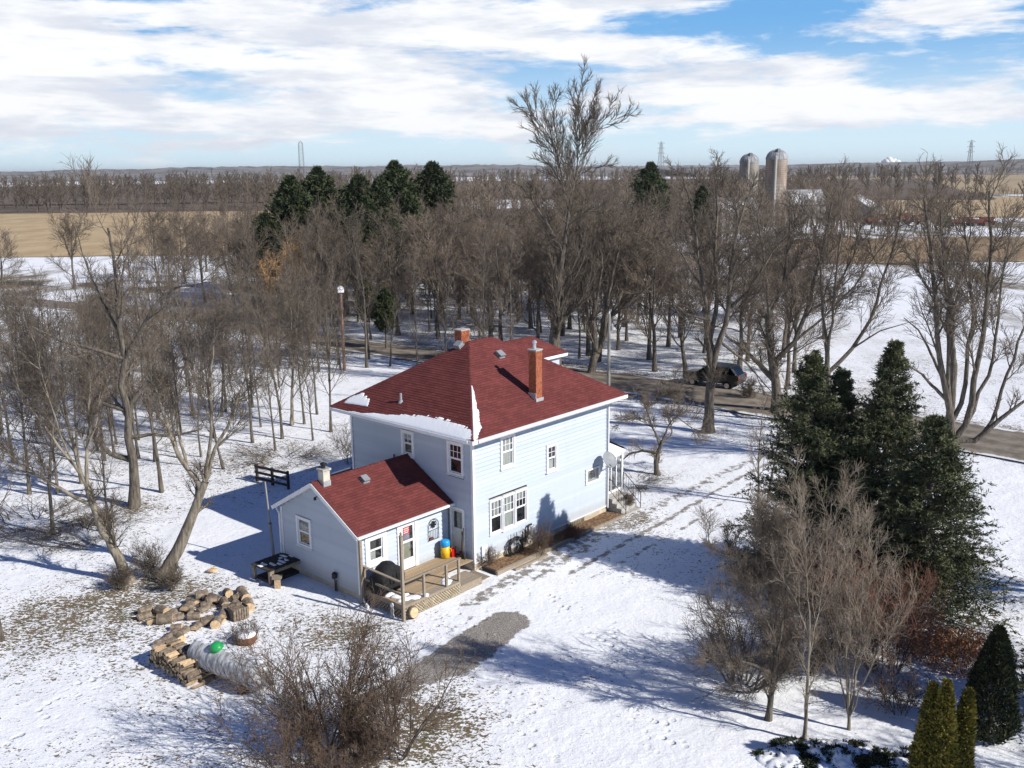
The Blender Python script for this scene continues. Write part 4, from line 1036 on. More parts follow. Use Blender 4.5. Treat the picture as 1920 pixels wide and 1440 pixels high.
def tubes(groups):
    """groups: list of (pts (N,n,3), rad (N,n), sides) -> verts, quads"""
    VV = []; FF = []; off = 0
    for pts, rad, k in groups:
        N, n, _ = pts.shape
        tg = np.empty_like(pts); tg[:, 1:-1] = pts[:, 2:] - pts[:, :-2]; tg[:, 0] = pts[:, 1] - pts[:, 0]; tg[:, -1] = pts[:, -1] - pts[:, -2]; tg = norm(tg)
        ov = norm(pts[:, -1] - pts[:, 0]); ref = np.where(np.abs(ov[:, 2:3]) > .8, np.array([1., 0, 0]), np.array([0, 0, 1.]))[:, None]
        a = norm(np.cross(tg, np.broadcast_to(ref, tg.shape))); b = np.cross(tg, a)
        an = np.arange(k) * 2 * math.pi / k
        ring = pts[:, :, None] + rad[:, :, None, None] * (a[:, :, None] * np.cos(an)[None, None, :, None] + b[:, :, None] * np.sin(an)[None, None, :, None])
        VV.append(ring.reshape(-1, 3)); i = np.arange(N * n * k).reshape(N, n, k) + off; j = np.roll(i, -1, 2)
        FF.append(np.stack([i[:, :-1], j[:, :-1], j[:, 1:], i[:, 1:]], -1).reshape(-1, 4)); off += N * n * k
    return np.concatenate(VV), np.concatenate(FF)
def branch_tree(rg, stems, srad, levels, up=.03):
    """stems (N,n,3) with radii -> list of levels of polylines"""
    L0 = np.linalg.norm(np.diff(stems, axis=1), axis=2).sum(1)
    out = [(stems, srad)]; pts, rad, Ln = stems, srad, L0
    for lv in levels:
        p, dd, ln, rk = spawn(rg, pts, rad, lv['m'], lv.get('t0', .15), lv.get('t1', 1.0), lv.get('ang', (.5, 1.0)), lv.get('lr', (.3, .55)), lv.get('rr', .55), Ln, lv.get('rmin', .008), lv.get('pw', .55))
        ln = np.maximum(ln, lv.get('lmin', .15))
        if len(pts) > 1:      # short branches carry fewer side branches
            ref = Ln.max() * .8 if lv is levels[0] else np.quantile(Ln, .75)
            keep = rg.random(len(ln)) < np.repeat(np.clip(Ln / ref, .15, 1), lv['m']); p, dd, ln, rk = p[keep], dd[keep], ln[keep], rk[keep]
        pts, rad = poly_grow(rg, p, dd, ln, rk, lv.get('n', 4), lv.get('wig', .14), lv.get('up', up), lv.get('tap', .35)); Ln = ln
        out.append((pts, rad))
    return out
def tree_meshes(name, out, ntrunk, sides, bark, twig):
    V, F = tubes([(p, r_, sides[min(i, len(sides) - 1)]) for i, (p, r_) in enumerate(out[:ntrunk])])
    a = np_mesh(name + '_trunk', V, F, bark, True)
    V, F = tubes([(p, r_, sides[min(i + ntrunk, len(sides) - 1)]) for i, (p, r_) in enumerate(out[ntrunk:])])
    b = np_mesh(name + '_crown', V, F, twig, False)
    return a, b
def trunk_line(rg, h, r0, n=8, wig=.05, lean=(0, 0), top=.12):
    P = np.zeros((1, 3)); D_ = norm(np.array([[lean[0], lean[1], 1.0]]))
    pts, rad = poly_grow(rg, P, D_, np.array([h]), np.array([r0]), n, wig, .10, top)
    rad[:, 0] *= 1.35
    return pts, rad
SIDES = [8, 5, 4, 3, 3]
def proto_hardwood(seed, h, r0, thick=.014, dens=1.0, clear=.28, twig='twig', bark='bark', spread=1.0, fork=0, upw=.12, a1=(.45, .95)):
    rg = np.random.default_rng(seed)
    st, sr = trunk_line(rg, h * .86, r0, 9, .045)
    if fork:
        k = 4; S = [st[0]]; Rr = [sr[0]]
        for q in range(fork):
            a = rg.random() * 6.28; D_ = norm(np.array([[math.cos(a) * .32, math.sin(a) * .32, 1.0]]))
            p2, r2 = poly_grow(rg, st[:, k], D_, np.array([h * .62]), sr[:, k] * .85, 9, .05, .10, .10); S.append(p2[0]); Rr.append(r2[0])
        st = np.stack(S); sr = np.stack(Rr)
    m1 = int(15 / (1 + fork * .45))
    out = branch_tree(rg, st, sr, [
        dict(m=m1, t0=clear, t1=.97, ang=a1, lr=(.30 * spread, .60 * spread), rr=.42, n=7, wig=.12, up=upw, tap=.2, pw=.55, rmin=thick * 2),
        dict(m=int(9.5 * dens), t0=.15, t1=1, ang=(.35, .8), lr=(.45, .75), rr=.45, n=5, wig=.10, up=.07, tap=.3, pw=.5, rmin=thick * 1.3),
        dict(m=int(7.5 * dens), t0=.12, t1=1, ang=(.35, .75), lr=(.45, .8), rr=.5, n=3, wig=.12, up=.05, tap=.4, pw=.45, rmin=thick),
        dict(m=4, t0=.15, t1=1, ang=(.3, .7), lr=(.5, .9), rr=.6, n=2, wig=.12, up=.04, tap=.4, pw=.4, rmin=thick * .7, lmin=.35)])
    return tree_meshes('bare_tree', out, 2, SIDES, bark, twig)
def proto_slender(seed, h, r0, thick=.012, twig='twig', bark='bark'):
    rg = np.random.default_rng(seed)
    st, sr = trunk_line(rg, h, r0, 9, .04, (rg.normal(0, .05), rg.normal(0, .05)), .10)
    out = branch_tree(rg, st, sr, [
        dict(m=18, t0=.22, t1=.99, ang=(.4, .85), lr=(.18, .34), rr=.42, n=5, wig=.09, up=.12, tap=.25, pw=.5, rmin=thick * 1.4),
        dict(m=9, t0=.15, t1=1, ang=(.35, .75), lr=(.45, .75), rr=.5, n=4, wig=.11, up=.06, tap=.35, pw=.45, rmin=thick),
        dict(m=5, t0=.12, t1=1, ang=(.3, .7), lr=(.45, .85), rr=.6, n=2, wig=.12, up=.04, tap=.4, pw=.4, rmin=thick * .75, lmin=.25)])
    return tree_meshes('bare_tree', out, 2, SIDES, bark, twig)
SHAPE = ('upright', 'forked', 'many-stemmed', 'wide-spreading', 'low-forked')
def look(k, s_, lo, hi):
    return ('short ', 'middling ', 'tall ')[min(2, int(3 * (s_ - lo) / (hi - lo)))] + SHAPE[k]
def put_tree(name, label, cat, group, x, y, meshes, scale=1.0, rz=None, names=('trunk', 'crown'), z=None, sz=None):
    zz_ = float(gz(x, y)) - .05 if z is None else z
    e = empty(name, (x, y, zz_), 0, label, cat, group, (scale, scale, sz or scale), (random.gauss(0, .045) if rz is None else 0, random.gauss(0, .045) if rz is None else 0, random.random() * 6.28 if rz is None else rz))
    for nm, me_ in zip(names, meshes): obj(nm, me_, e)
    return e

# --- trees traced stem by stem
def traced(name, label, Y, stems, r0, levels, seed, bark='bark', twig='twig', cat='tree', group=None, depth=.22, twig_min=None, r_end=.25):
    """stems: list of pixel paths; the first is the trunk. Depth wanders off the trunk's own distance"""
    rg = np.random.default_rng(seed); S = []; RR = []; n = 12
    base = at(*stems[0][0], Y); trunk3 = None
    for k, px in enumerate(stems):
        P = np.array([at(u, v, Y) for u, v in px])
        s_ = np.r_[0, np.cumsum(np.linalg.norm(np.diff(P, axis=0), axis=1))]; kk = np.linspace(0, s_[-1], n)
        Q = np.stack([np.interp(kk, s_, P[:, i]) for i in range(3)], 1)
        if k:
            sl_ = rg.uniform(-1, 1) * depth; off = sl_ * kk * (1 + .3 * np.sin(kk))
            # follow the perspective ray so the stem keeps its own size
            f = (Y + off) / Y; c0 = np.array([0, 0, HCAM]); Q = c0 + (Q - c0) * f[:, None]
            # pull the start onto the nearest earlier stem
            allp = np.concatenate(S); j = np.argmin(np.linalg.norm(allp - Q[0], axis=1)); dlt = allp[j] - Q[0]
            Q = Q + dlt[None] * np.exp(-kk / max(.8, .25 * kk[-1]))[:, None]
            rs_ = np.concatenate(RR)[j] * rg.uniform(.55, .8)
        else: rs_ = r0
        Q[1:-1] += rg.normal(0, .007 * s_[-1], (n - 2, 3)) * np.array([.5, 1, .3])
        rr_ = rs_ * np.linspace(1, r_end if k else (.5 if len(px) < 6 else .2), n)
        if k == 0: rr_[0] *= 1.4; rr_[1] *= 1.12
        S.append(Q); RR.append(rr_)
    S = np.array(S); RR = np.array(RR)
    gzb = float(gz(base[0], base[1])); org = np.array([base[0], base[1], gzb - .05]); S[0, 0, 2] = gzb - .05
    out = branch_tree(rg, S - org, RR, levels)
    e = empty(name, tuple(org), 0, label, cat, group)
    a, b = tree_meshes(name, out, 2, [10, 6, 4, 3, 3], bark, twig)
    obj('trunk', a, e); obj('crown', b, e)
    return e
def lv4(th, m1=9, d_=1.0, t0=.25, up1=.10, l1=(.20, .42)):
    return [dict(m=m1, t0=t0, t1=1.0, ang=(.35, .8), lr=l1, rr=.45, n=6, wig=.09, up=up1, tap=.22, pw=.4, rmin=th * 2),
            dict(m=int(10 * d_), t0=.12, t1=1, ang=(.35, .8), lr=(.42, .72), rr=.48, n=5, wig=.11, up=.06, tap=.3, pw=.45, rmin=th * 1.3),
            dict(m=int(6.5 * d_), t0=.12, t1=1, ang=(.3, .75), lr=(.45, .8), rr=.55, n=3, wig=.12, up=.05, tap=.4, pw=.4, rmin=th),
            dict(m=4, t0=.15, t1=1, ang=(.3, .7), lr=(.5, .9), rr=.65, n=2, wig=.12, up=.04, tap=.45, pw=.4, rmin=th * .75, lmin=.25)]
def C(x0, y0, sc): return lambda *ps: [(x0 + p[0] / sc, y0 + p[1] / sc) for p in ps]
q = C(0, 380, 2.323)
traced('bare_tree', 'big straight-trunked bare tree with wide side limbs at the edge of the snowy yard', 47.6,
       [q((585, 1335), (575, 1150), (560, 950), (540, 800), (530, 650), (515, 480), (500, 300), (470, 110)),
        q((575, 1065), (660, 1020), (760, 1020), (880, 985)), q((560, 1100), (480, 1090), (400, 1010), (270, 975)), q((545, 870), (620, 790), (700, 740), (850, 700)),
        q((540, 910), (430, 870), (290, 830)), q((535, 650), (600, 560), (680, 430), (760, 370), (900, 345)), q((680, 430), (680, 300), (655, 110)),
        q((530, 720), (430, 660), (300, 620), (130, 540), (50, 455)), q((520, 560), (440, 420), (380, 280), (330, 120)), q((500, 420), (540, 260), (590, 120))], .25, lv4(.013, 7, 1.0, .2), 21)
traced('bare_tree', 'leaning bare tree with pale mossy trunk forking low over brown scrub', 38.1,
       [q((565, 1650), (510, 1540), (445, 1420), (405, 1310), (380, 1240)),
        q((385, 1260), (330, 1160), (270, 1085), (170, 960), (100, 850), (40, 690)), q((405, 1310), (300, 1270), (180, 1195), (50, 1150), (-60, 1060)),
        q((380, 1240), (375, 1100), (388, 950), (392, 790)), q((330, 1160), (250, 980), (190, 780), (150, 600)), q((375, 1100), (420, 960), (440, 800))], .24, lv4(.010, 8, 1.0, .25), 22, bark='bark_pale')
traced('bare_tree', 'bare tree with thick trunk splitting into a V beside the scattered firewood', 38.7,
       [q((715, 1626), (770, 1520), (815, 1420), (860, 1310), (895, 1215)),
        q((895, 1215), (935, 1080), (1000, 950), (1050, 820), (1095, 690)), q((870, 1240), (800, 1130), (740, 1000), (690, 850), (630, 690)), q((900, 1190), (925, 950), (918, 720), (935, 540)),
        q((935, 1080), (1010, 1010), (1090, 940)), q((800, 1130), (770, 950), (760, 760), (740, 560)), q((925, 950), (860, 800), (820, 620))], .30, lv4(.010, 8, 1.0, .3), 23, bark='bark_pale')
q = C(940, 120, 2.667)
traced('bare_tree', 'tallest bare tree, rising above the skyline behind the red roof', 77.5,
       [q((262, 1500), (268, 1330), (283, 1150), (305, 950), (335, 800), (337, 735)),
        q((337, 745), (318, 660), (300, 570), (282, 460), (240, 360), (190, 280), (110, 215)), q((282, 470), (262, 380), (270, 300), (262, 210), (266, 135)),
        q((337, 740), (352, 660), (372, 570), (388, 470), (386, 330), (378, 200), (400, 95)), q((390, 470), (420, 400), (470, 340), (530, 300), (600, 262), (665, 250)),
        q((386, 400), (420, 260), (465, 165), (500, 100)), q((470, 340), (520, 240), (565, 180), (600, 145)), q((345, 780), (420, 730), (500, 730), (600, 760)), q((300, 570), (240, 500), (150, 470)), q((282, 475), (225, 410), (165, 345), (120, 320)), q((300, 600), (250, 560), (190, 540), (140, 560)), q((372, 570), (450, 520), (560, 505)),
        q((305, 930), (230, 800), (150, 680), (100, 610))], .52, [dict(m=22, t0=.10, t1=1, ang=(.3, .8), lr=(.28, .55), rr=.42, n=7, wig=.07, up=.10, tap=.2, pw=.62, rmin=.035),
        dict(m=11, t0=.15, t1=1, ang=(.3, .65), lr=(.35, .6), rr=.5, n=4, wig=.09, up=.06, tap=.3, pw=.45, rmin=.022), dict(m=8, t0=.1, t1=1, ang=(.25, .65), lr=(.45, .8), rr=.55, n=3, wig=.09, up=.05, tap=.4, pw=.4, rmin=.017, lmin=.4)], 24)
q = C(1600, 560, 4.234)
traced('bare_tree', 'massive bare roadside tree with many upswept stems behind the dark spruces', 52.3,
       [q((765, 1395), (770, 1290), (785, 1190), (790, 1130)),
        q((775, 1150), (770, 1010), (785, 880), (715, 760), (690, 600), (678, 400), (665, 150), (620, -150), (590, -500), (560, -800)), q((785, 880), (762, 600), (752, 300), (745, 60), (700, -300), (690, -700)),
        q((790, 1130), (890, 1075), (930, 900), (965, 600), (1020, 330), (1060, 0), (1100, -400), (1080, -850)), q((900, 1060), (1000, 850), (1095, 550), (1150, 200), (1180, -150), (1250, -600)),
        q((850, 1110), (1000, 1120), (1150, 980), (1250, 885), (1370, 810), (1520, 700)), q((960, 1040), (1080, 930), (1180, 650), (1300, 350), (1420, 60), (1500, -300)),
        q((785, 880), (870, 760), (900, 560), (905, 400), (935, 120), (930, -250), (880, -650)), q((715, 760), (600, 660), (540, 590), (430, 530)), q((690, 600), (600, 400), (520, 250), (400, 150))], .50, lv4(.014, 9, 1.1, .3, .12, (.14, .30)), 25)
traced('bare_tree', 'roadside tree with split trunk standing before the parked dark vehicle', 60.8,
       [[(1328, 815), (1330, 740), (1334, 690), (1330, 650), (1328, 600)], [(1330, 655), (1322, 600), (1318, 540), (1310, 470), (1295, 390), (1280, 330)], [(1334, 690), (1350, 640), (1365, 580), (1372, 500), (1380, 440), (1400, 370)],
        [(1330, 640), (1345, 560), (1340, 480), (1345, 400), (1340, 330)], [(1318, 545), (1290, 500), (1260, 440), (1230, 390)], [(1365, 590), (1410, 540), (1450, 470), (1490, 430)], [(1350, 640), (1400, 680), (1450, 740)], [(1330, 600), (1290, 590), (1250, 560)]], .36, lv4(.014, 9, 1.1, .2, .08, (.18, .36)), 26)
traced('bare_tree', 'crooked low orchard tree beside the snowy driveway', 52.0,
       [[(1232, 892), (1230, 865), (1235, 845), (1242, 826)], [(1238, 840), (1230, 815), (1218, 790), (1195, 782), (1165, 788)], [(1242, 826), (1252, 800), (1268, 780), (1300, 805), (1325, 802)], [(1225, 805), (1215, 775), (1222, 752), (1250, 735), (1275, 705)],
        [(1242, 830), (1262, 815), (1255, 780), (1262, 750), (1275, 738)], [(1230, 850), (1205, 845), (1180, 850), (1160, 870)], [(1218, 790), (1210, 760), (1195, 740)]], .17, lv4(.009, 7, 1.0, .2, .02, (.25, .45)), 27, bark='bark')
traced('bare_tree', 'tall bare tree across the road with a trunk forking near its foot', 79.5,
       [[(1108, 712), (1112, 680), (1116, 650), (1112, 600), (1118, 560)], [(1112, 690), (1132, 640), (1150, 590), (1168, 540), (1190, 480), (1215, 420)], [(1112, 640), (1100, 570), (1090, 500), (1085, 430), (1095, 370)], [(1118, 570), (1130, 500), (1120, 430), (1140, 370)], [(1150, 590), (1190, 560), (1240, 520)], [(1132, 640), (1140, 560), (1160, 470), (1165, 400)]], .36, lv4(.018, 9, 1.1, .2, .1, (.2, .4)), 28)
traced('bare_tree', 'spreading bare tree by the road shoulder left of the dark spruces', 66.0,
       [[(1458, 762), (1455, 720), (1448, 680), (1442, 640), (1438, 590)], [(1448, 690), (1490, 640), (1510, 590), (1530, 520), (1545, 450), (1560, 380)], [(1442, 640), (1440, 540), (1430, 470), (1420, 400)], [(1455, 720), (1420, 680), (1390, 650), (1360, 630)], [(1490, 640), (1540, 600), (1600, 540), (1650, 470), (1680, 430)], [(1438, 600), (1470, 520), (1480, 440), (1500, 370)], [(1510, 590), (1560, 560), (1600, 480), (1620, 400)]], .36, lv4(.015, 9, 1.1, .2, .1, (.18, .36)), 29)
traced('bare_tree', 'bare tree with several smooth stems rising behind the spruce tips', 62.0,
       [[(1560, 800), (1555, 740), (1552, 690), (1550, 640)], [(1552, 690), (1560, 600), (1568, 520), (1575, 440), (1580, 370)], [(1552, 700), (1600, 650), (1640, 590), (1655, 520), (1680, 450), (1690, 380)], [(1550, 650), (1540, 560), (1535, 480), (1520, 400)], [(1600, 650), (1650, 620), (1720, 600)]], .26, lv4(.014, 8, 1.0, .2, .1, (.2, .38)), 30)
traced('bare_tree', 'upright bare trunk with thin bushy top standing between big tree and road', 57.0,
       [[(1790, 700), (1785, 640), (1782, 590), (1785, 540)], [(1785, 600), (1775, 520), (1768, 450), (1765, 390)], [(1785, 560), (1810, 500), (1820, 440), (1815, 370)], [(1782, 590), (1740, 540), (1715, 500), (1700, 470)]], .2, lv4(.013, 8, 1.0, .2, .1, (.2, .38)), 31)
# slim pale young trees and shrubs at the driveway side
traced('young_tree', 'slim pale-barked young tree with twin leaders at the front of the shrub bed', 25.9,
       [[(1508, 1392), (1512, 1310), (1516, 1240), (1518, 1200)], [(1518, 1200), (1515, 1110), (1510, 1020), (1500, 950), (1490, 900)], [(1516, 1230), (1535, 1150), (1548, 1060), (1556, 980), (1560, 920)], [(1518, 1190), (1490, 1120), (1465, 1080), (1445, 1040)], [(1535, 1150), (1570, 1090), (1590, 1020), (1600, 970)]], .062, lv4(.0055, 8, .8, .2, .16, (.22, .40)), 32, bark='bark_pale', twig='twig_pale')
traced('young_tree', 'clump of slim grey stems fanning upward beside the snowy ground cover', 26.5,
       [[(1592, 1368), (1590, 1300), (1588, 1240)], [(1592, 1340), (1585, 1230), (1590, 1120), (1600, 1020), (1605, 960)], [(1592, 1340), (1610, 1240), (1640, 1140), (1665, 1060)], [(1592, 1350), (1570, 1250), (1568, 1150), (1575, 1060)], [(1598, 1340), (1640, 1230), (1690, 1150), (1710, 1100)], [(1592, 1330), (1612, 1200), (1620, 1080), (1635, 1000)]], .05, lv4(.0055, 8, .8, .2, .16, (.20, .36)), 33, bark='bark_pale', twig='twig_pale')
traced('young_tree', 'mossy leaning small tree with broad brown twigs over the driveway edge', 27.1,
       [[(1440, 1352), (1448, 1290), (1455, 1230), (1450, 1190)], [(1450, 1190), (1425, 1140), (1400, 1090), (1370, 1050), (1330, 1020)], [(1455, 1230), (1470, 1160), (1478, 1080), (1475, 1010)], [(1452, 1260), (1400, 1240), (1350, 1240), (1318, 1230)], [(1450, 1190), (1440, 1100), (1430, 1020), (1425, 970)], [(1425, 1140), (1380, 1150), (1330, 1140)], [(1450, 1280), (1400, 1300), (1340, 1290)]], .10, lv4(.006, 13, 1.15, .15, .08, (.22, .42)), 34, bark='bark', twig='twig')
q = C(1280, 900, 2.667)
for k, (bx, tx, lb) in enumerate((((1440, 940), (1432, 690), 'thin leafless sapling with feathery top next to the spruce boughs'), ((1422, 945), (1405, 760), 'slighter leafless sapling beside the feathery one near the spruce'))):
    p0 = gp(*bx); h = at(*tx, p0[1])[2]
    put_tree('young_tree', lb, 'tree', None, p0[0], p0[1], proto_slender(40 + k, h, .085, .008, 'twig_pale', 'bark_pale'))

# --- stock of bare trees, copied through the thicket and the woods
big = [proto_hardwood(100 + i, 15 + (i % 3), .30, .024, 1.15, .17, 'twig_far', 'bark', 1.22 + .12 * (i % 2), i % 3, (.12, .03, .08, .0, .06)[i], ((.45, .95), (.6, 1.25), (.5, 1.1), (.7, 1.35), (.4, 1.0))[i]) for i in range(5)]
slim = [proto_slender(120 + i, 10.5, .10, .013, 'twig') for i in range(4)]
def scatter(n, region, avoid_road=4.0, mind=1.6, seed=1, tries=4000):
    rg = np.random.default_rng(seed); pts = []; poly = region
    xs = [p[0] for p in poly]; ys = [p[1] for p in poly]
    for _ in range(tries):
        if len(pts) >= n: break
        x, y = rg.uniform(min(xs), max(xs)), rg.uniform(min(ys), max(ys))
        if not in_poly(np.array(x), np.array(y), poly): continue
        if avoid_road and (seg_dist(np.array(x), np.array(y), ROADN) < avoid_road * .7 or seg_dist(np.array(x), np.array(y), ROADF) < avoid_road * .7 or in_poly(np.array(x), np.array(y), ROADN + ROADF[::-1])): continue
        if 0 < x < 9 and 62 < y < 84: continue          # keep the tall tree's foot clear
        if any((x - a) ** 2 + (y - b) ** 2 < mind ** 2 for a, b in pts): continue
        pts.append((x, y))
    return pts
wide = [proto_hardwood(140 + i, 11.5 + i, .17, .013, 1.35, .16, 'twig', 'bark_pale' if i == 1 else 'bark', 1.35, (0, 1, 2)[i], .06, (.55, 1.15)) for i in range(3)]
thick = P2((0, 985), (150, 960), (330, 905), (560, 850), (640, 800), (720, 720), (640, 690), (430, 665), (250, 700), (0, 720))
for k, (x, y) in enumerate(scatter(60, thick, 2.5, 1.3, 5)):
    s_ = random.uniform(.6, 1.0); put_tree('bare_tree', ('short ', 'middling ', 'tall ')[min(2, int((s_ - .6) / .134))] + 'slender bare tree in the thicket between the snowy yard and the road', 'tree', 'slender thicket trees', x, y, slim[k % 4], s_)
for k, (x, y) in enumerate(scatter(14, thick, 2.5, 4.2, 15)):
    s_ = random.uniform(.5, .78); put_tree('bare_tree', ('short ', 'middling ', 'tall ')[min(2, int(3 * (s_ - .5) / .28))] + ('broad', 'twin-stemmed', 'three-stemmed')[k % 3] + ' bare tree spreading over the thicket beside the yard', 'tree', 'broad thicket trees', x, y, wide[k % 3], s_)
row = P2((430, 662), (600, 690), (720, 700), (1000, 745), (1180, 745), (1060, 715), (720, 672), (560, 648))
for k, (x, y) in enumerate(scatter(18, row, .6, 2.0, 6)):
    s_ = random.uniform(.9, 1.25); put_tree('bare_tree', ('short ', 'middling ', 'tall ')[min(2, int((s_ - .9) / .117))] + 'slim bare tree on the near road verge behind the farmhouse', 'tree', 'near verge trees', x, y, slim[(k + 1) % 4], s_)
across = P2((420, 585), (720, 640), (1140, 695), (1300, 712), (1280, 640), (1200, 570), (900, 545), (600, 535), (430, 545))
for k, (x, y) in enumerate(scatter(84, across, 3.0, 2.7, 7)):
    s_ = random.uniform(0.55, 0.8); put_tree('bare_tree', look(k % 5, s_, 0.55, 0.8) + ' bare tree in the dense wood across the road', 'tree', 'trees of the wood across the road', x, y, big[k % 5], s_)
for k, (x, y) in enumerate(scatter(34, across, 3.0, 2.0, 17)):
    put_tree('bare_tree', 'thin bare understorey tree in the wood across the road', 'tree', 'understorey trees across the road', x, y, slim[k % 4], random.uniform(.6, 1.1))
rightw = P2((1290, 715), (1560, 750), (1600, 640), (1560, 560), (1300, 560), (1270, 640))
for k, (x, y) in enumerate(scatter(16, rightw, 2.5, 3.0, 8)):
    s_ = random.uniform(0.5, 0.75); put_tree('bare_tree', look((k + 2) % 5, s_, 0.5, 0.75) + ' bare tree on the open snow behind the dark vehicle', 'tree', 'trees behind the parked vehicle', x, y, big[(k + 2) % 5], s_)
behind = P2((520, 540), (1280, 555), (1580, 480), (1560, 420), (1250, 400), (900, 395), (560, 420))
for k, (x, y) in enumerate(scatter(42, behind, 0, 5.0, 9)):
    s_ = random.uniform(0.62, 0.9); put_tree('bare_tree', look((k * 3 + 1) % 5, s_, 0.62, 0.9) + ' bare tree deep in the brown wood far beyond the road', 'tree', 'trees deep in the wood', x, y, big[(k * 3 + 1) % 5], s_)
leftw = P2((60, 590), (420, 600), (480, 540), (430, 470), (330, 500), (130, 520))
for k, (x, y) in enumerate(scatter(14, leftw, 3.0, 4.0, 10)):
    s_ = random.uniform(0.5, 0.75); put_tree('bare_tree', look((k + 1) % 5, s_, 0.5, 0.75) + ' bare tree between the road and the golden corn field', 'tree', 'trees by the corn field', x, y, big[(k + 1) % 5], s_)
p = gp(12, 588); put_tree('bare_tree', 'short thick bare tree standing alone by the far bend of the road', 'tree', None, p[0], p[1], big[1], .62)
p = gp(3, 1200); put_tree('bare_tree', 'bare tree trunk at the lower edge of the littered snowy yard', 'tree', None, p[0] - .05, p[1], slim[2], 1.15, 2.0)
for (u, v, s_, k) in ((303, 922, 1.15, 0), (100, 1003, .95, 1), (205, 1000, .7, 3)):
    p = gp(u, v); put_tree('bare_tree', ('straight bare tree just behind the big wide-limbed tree', 'bare tree rising from the brush heap at the yard edge', 'thin bare tree between the brush heap and the pale leaning tree')[(0, 1, 0, 2)[k]], 'tree', None, p[0], p[1], slim[k], s_, 1.0 * k)
# off-frame neighbours on the sun side whose shadows cross the yard
for k, (x, y, s_) in enumerate(((21.5, 19.0, .62), (24.5, 24.5, .7), (30, 33, .8))):
    put_tree('bare_tree', 'bare yard tree beyond the cedars', 'tree', 'yard trees past the cedars', x, y, big[k], s_)

# --- conifers
def cards(rg, P, D, ln, wd, jit=.6):
    """small diamond leaves: base point, direction, length, width"""
    N = len(P); dd = norm(D + rg.normal(0, jit, (N, 3))); sd = norm(np.cross(dd, rg.normal(0, 1, (N, 3))))
    ln = ln * rg.uniform(.7, 1.3, N); a = P; b = P + dd * (ln * .45)[:, None] + sd * wd; c = P + dd * ln[:, None]; e = P + dd * (ln * .45)[:, None] - sd * wd
    V = np.stack([a, b, c, e], 1).reshape(-1, 3); return V, np.arange(4 * N).reshape(N, 4)
def sample_lines(rg, pts, m, t0=.15):
    ln = np.linalg.norm(pts[:, -1] - pts[:, 0], axis=1); pts = np.repeat(pts, np.maximum(1, np.round(2.0 * ln / ln.mean())).astype(int), axis=0); m = max(2, m // 2)
    N, n, _ = pts.shape; f = (t0 + (1 - t0) * rg.random((N, m))) * (n - 1); i = np.minimum(f.astype(int), n - 2); fr = (f - i)[..., None]; k = np.arange(N)[:, None]
    return (pts[k, i] * (1 - fr) + pts[k, i + 1] * fr).reshape(-1, 3), norm(pts[k, i + 1] - pts[k, i]).reshape(-1, 3)
def conifer(seed, h, r_, needle='spruce_needle', per_m=44, nl=.13, nw=.022, dens=1.0, clear=.03, shape=.8, el=(-.22, .65), tuft=False):
    rg = np.random.default_rng(seed); nb = int(h * per_m)
    st, sr = trunk_line(rg, h, .02 * h, 8, .012)
    tt = clear + (.985 - clear) * rg.random(nb) ** .9
    if not tuft: tt = np.clip((np.round(tt * h / .36) * .36 + rg.normal(0, .045, nb)) / h, .015, .985)
    f = tt * 8; i = np.minimum(f.astype(int), 7); fr = (f - i)[:, None]
    P = st[0, i] * (1 - fr) + st[0, i + 1] * fr; az = rg.random(nb) * 6.283
    e_ = el[0] + (el[1] - el[0]) * tt + rg.normal(0, .10, nb)
    D_ = np.stack([np.cos(az) * np.cos(e_), np.sin(az) * np.cos(e_), np.sin(e_)], 1)
    L_ = r_ * ((1 - tt) ** shape) * rg.uniform(.62, 1.12, nb) * (1 + .18 * np.sin(3 * az + seed)) + .12
    if tuft: L_ = r_ * np.sin(np.clip((tt - clear) / (1 - clear) * 2.7 + .5, 0, 3.1)) * rg.uniform(.6, 1.15, nb) + .3
    b1, q1 = poly_grow(rg, P, D_, L_, np.full(nb, .012 + .0012 * h), 5, .06, .05, .3)
    p2, d2, l2, k2 = spawn(rg, b1, q1, 9, .2, 1.0, (.6, 1.05), (.28, .45), .5, L_, .005, .5)
    d2[:, 2] *= .45; d2 = norm(d2); l2 = np.maximum(l2, .10)
    b2, q2 = poly_grow(rg, p2, d2, l2, k2, 2, .08, .0, .4)
    V1, F1 = tubes([(st, sr, 7), (b1, q1, 4)]); trunk = np_mesh('conifer_trunk', V1, F1, 'bark', True)
    VA = []; FA_ = []; off = 0
    for pts, m_ in ((b1, int(16 * dens)), (b2, int(9 * dens))):
        p, dd = sample_lines(rg, pts, m_, .1 if not tuft else .35); V, F = cards(rg, p, dd, np.full(len(p), nl), nw, .62); VA.append(V); FA_.append(F + off); off += len(V)
    return trunk, np_mesh('conifer_crown', np.concatenate(VA), np.concatenate(FA_), needle)
TC = ('trunk', 'crown')
for (x, y, hh, rr, sd_, lb) in ((12.0, 37.0, 9.8, 3.2, 51, 'tall dark spruce with feathery leader at the driveway edge of the clump'), (14.7, 36.4, 10.3, 2.9, 52, 'narrow-topped dark spruce, tallest of the clump beside the driveway'),
                          (13.3, 37.6, 9.0, 2.7, 53, 'dark spruce hemmed in between two taller spruces'), (15.6, 34.2, 7.9, 3.6, 54, 'broad spruce with sunlit green boughs sweeping to the snow')):
    put_tree('spruce_tree', lb, 'spruce', 'spruces beside the driveway', x, y, conifer(sd_, hh, rr, dens=2.1, nl=.13, nw=.019, shape=.82, el=(-.30, .6), per_m=54), 1.0, sd_ * 1.0)
put_tree('spruce_tree', 'solitary spruce with boughs reaching over the dark clipped cedar', 'spruce', None, 17.3, 27.2, conifer(55, 6.0, 2.35, dens=1.3), 1.0, .3)
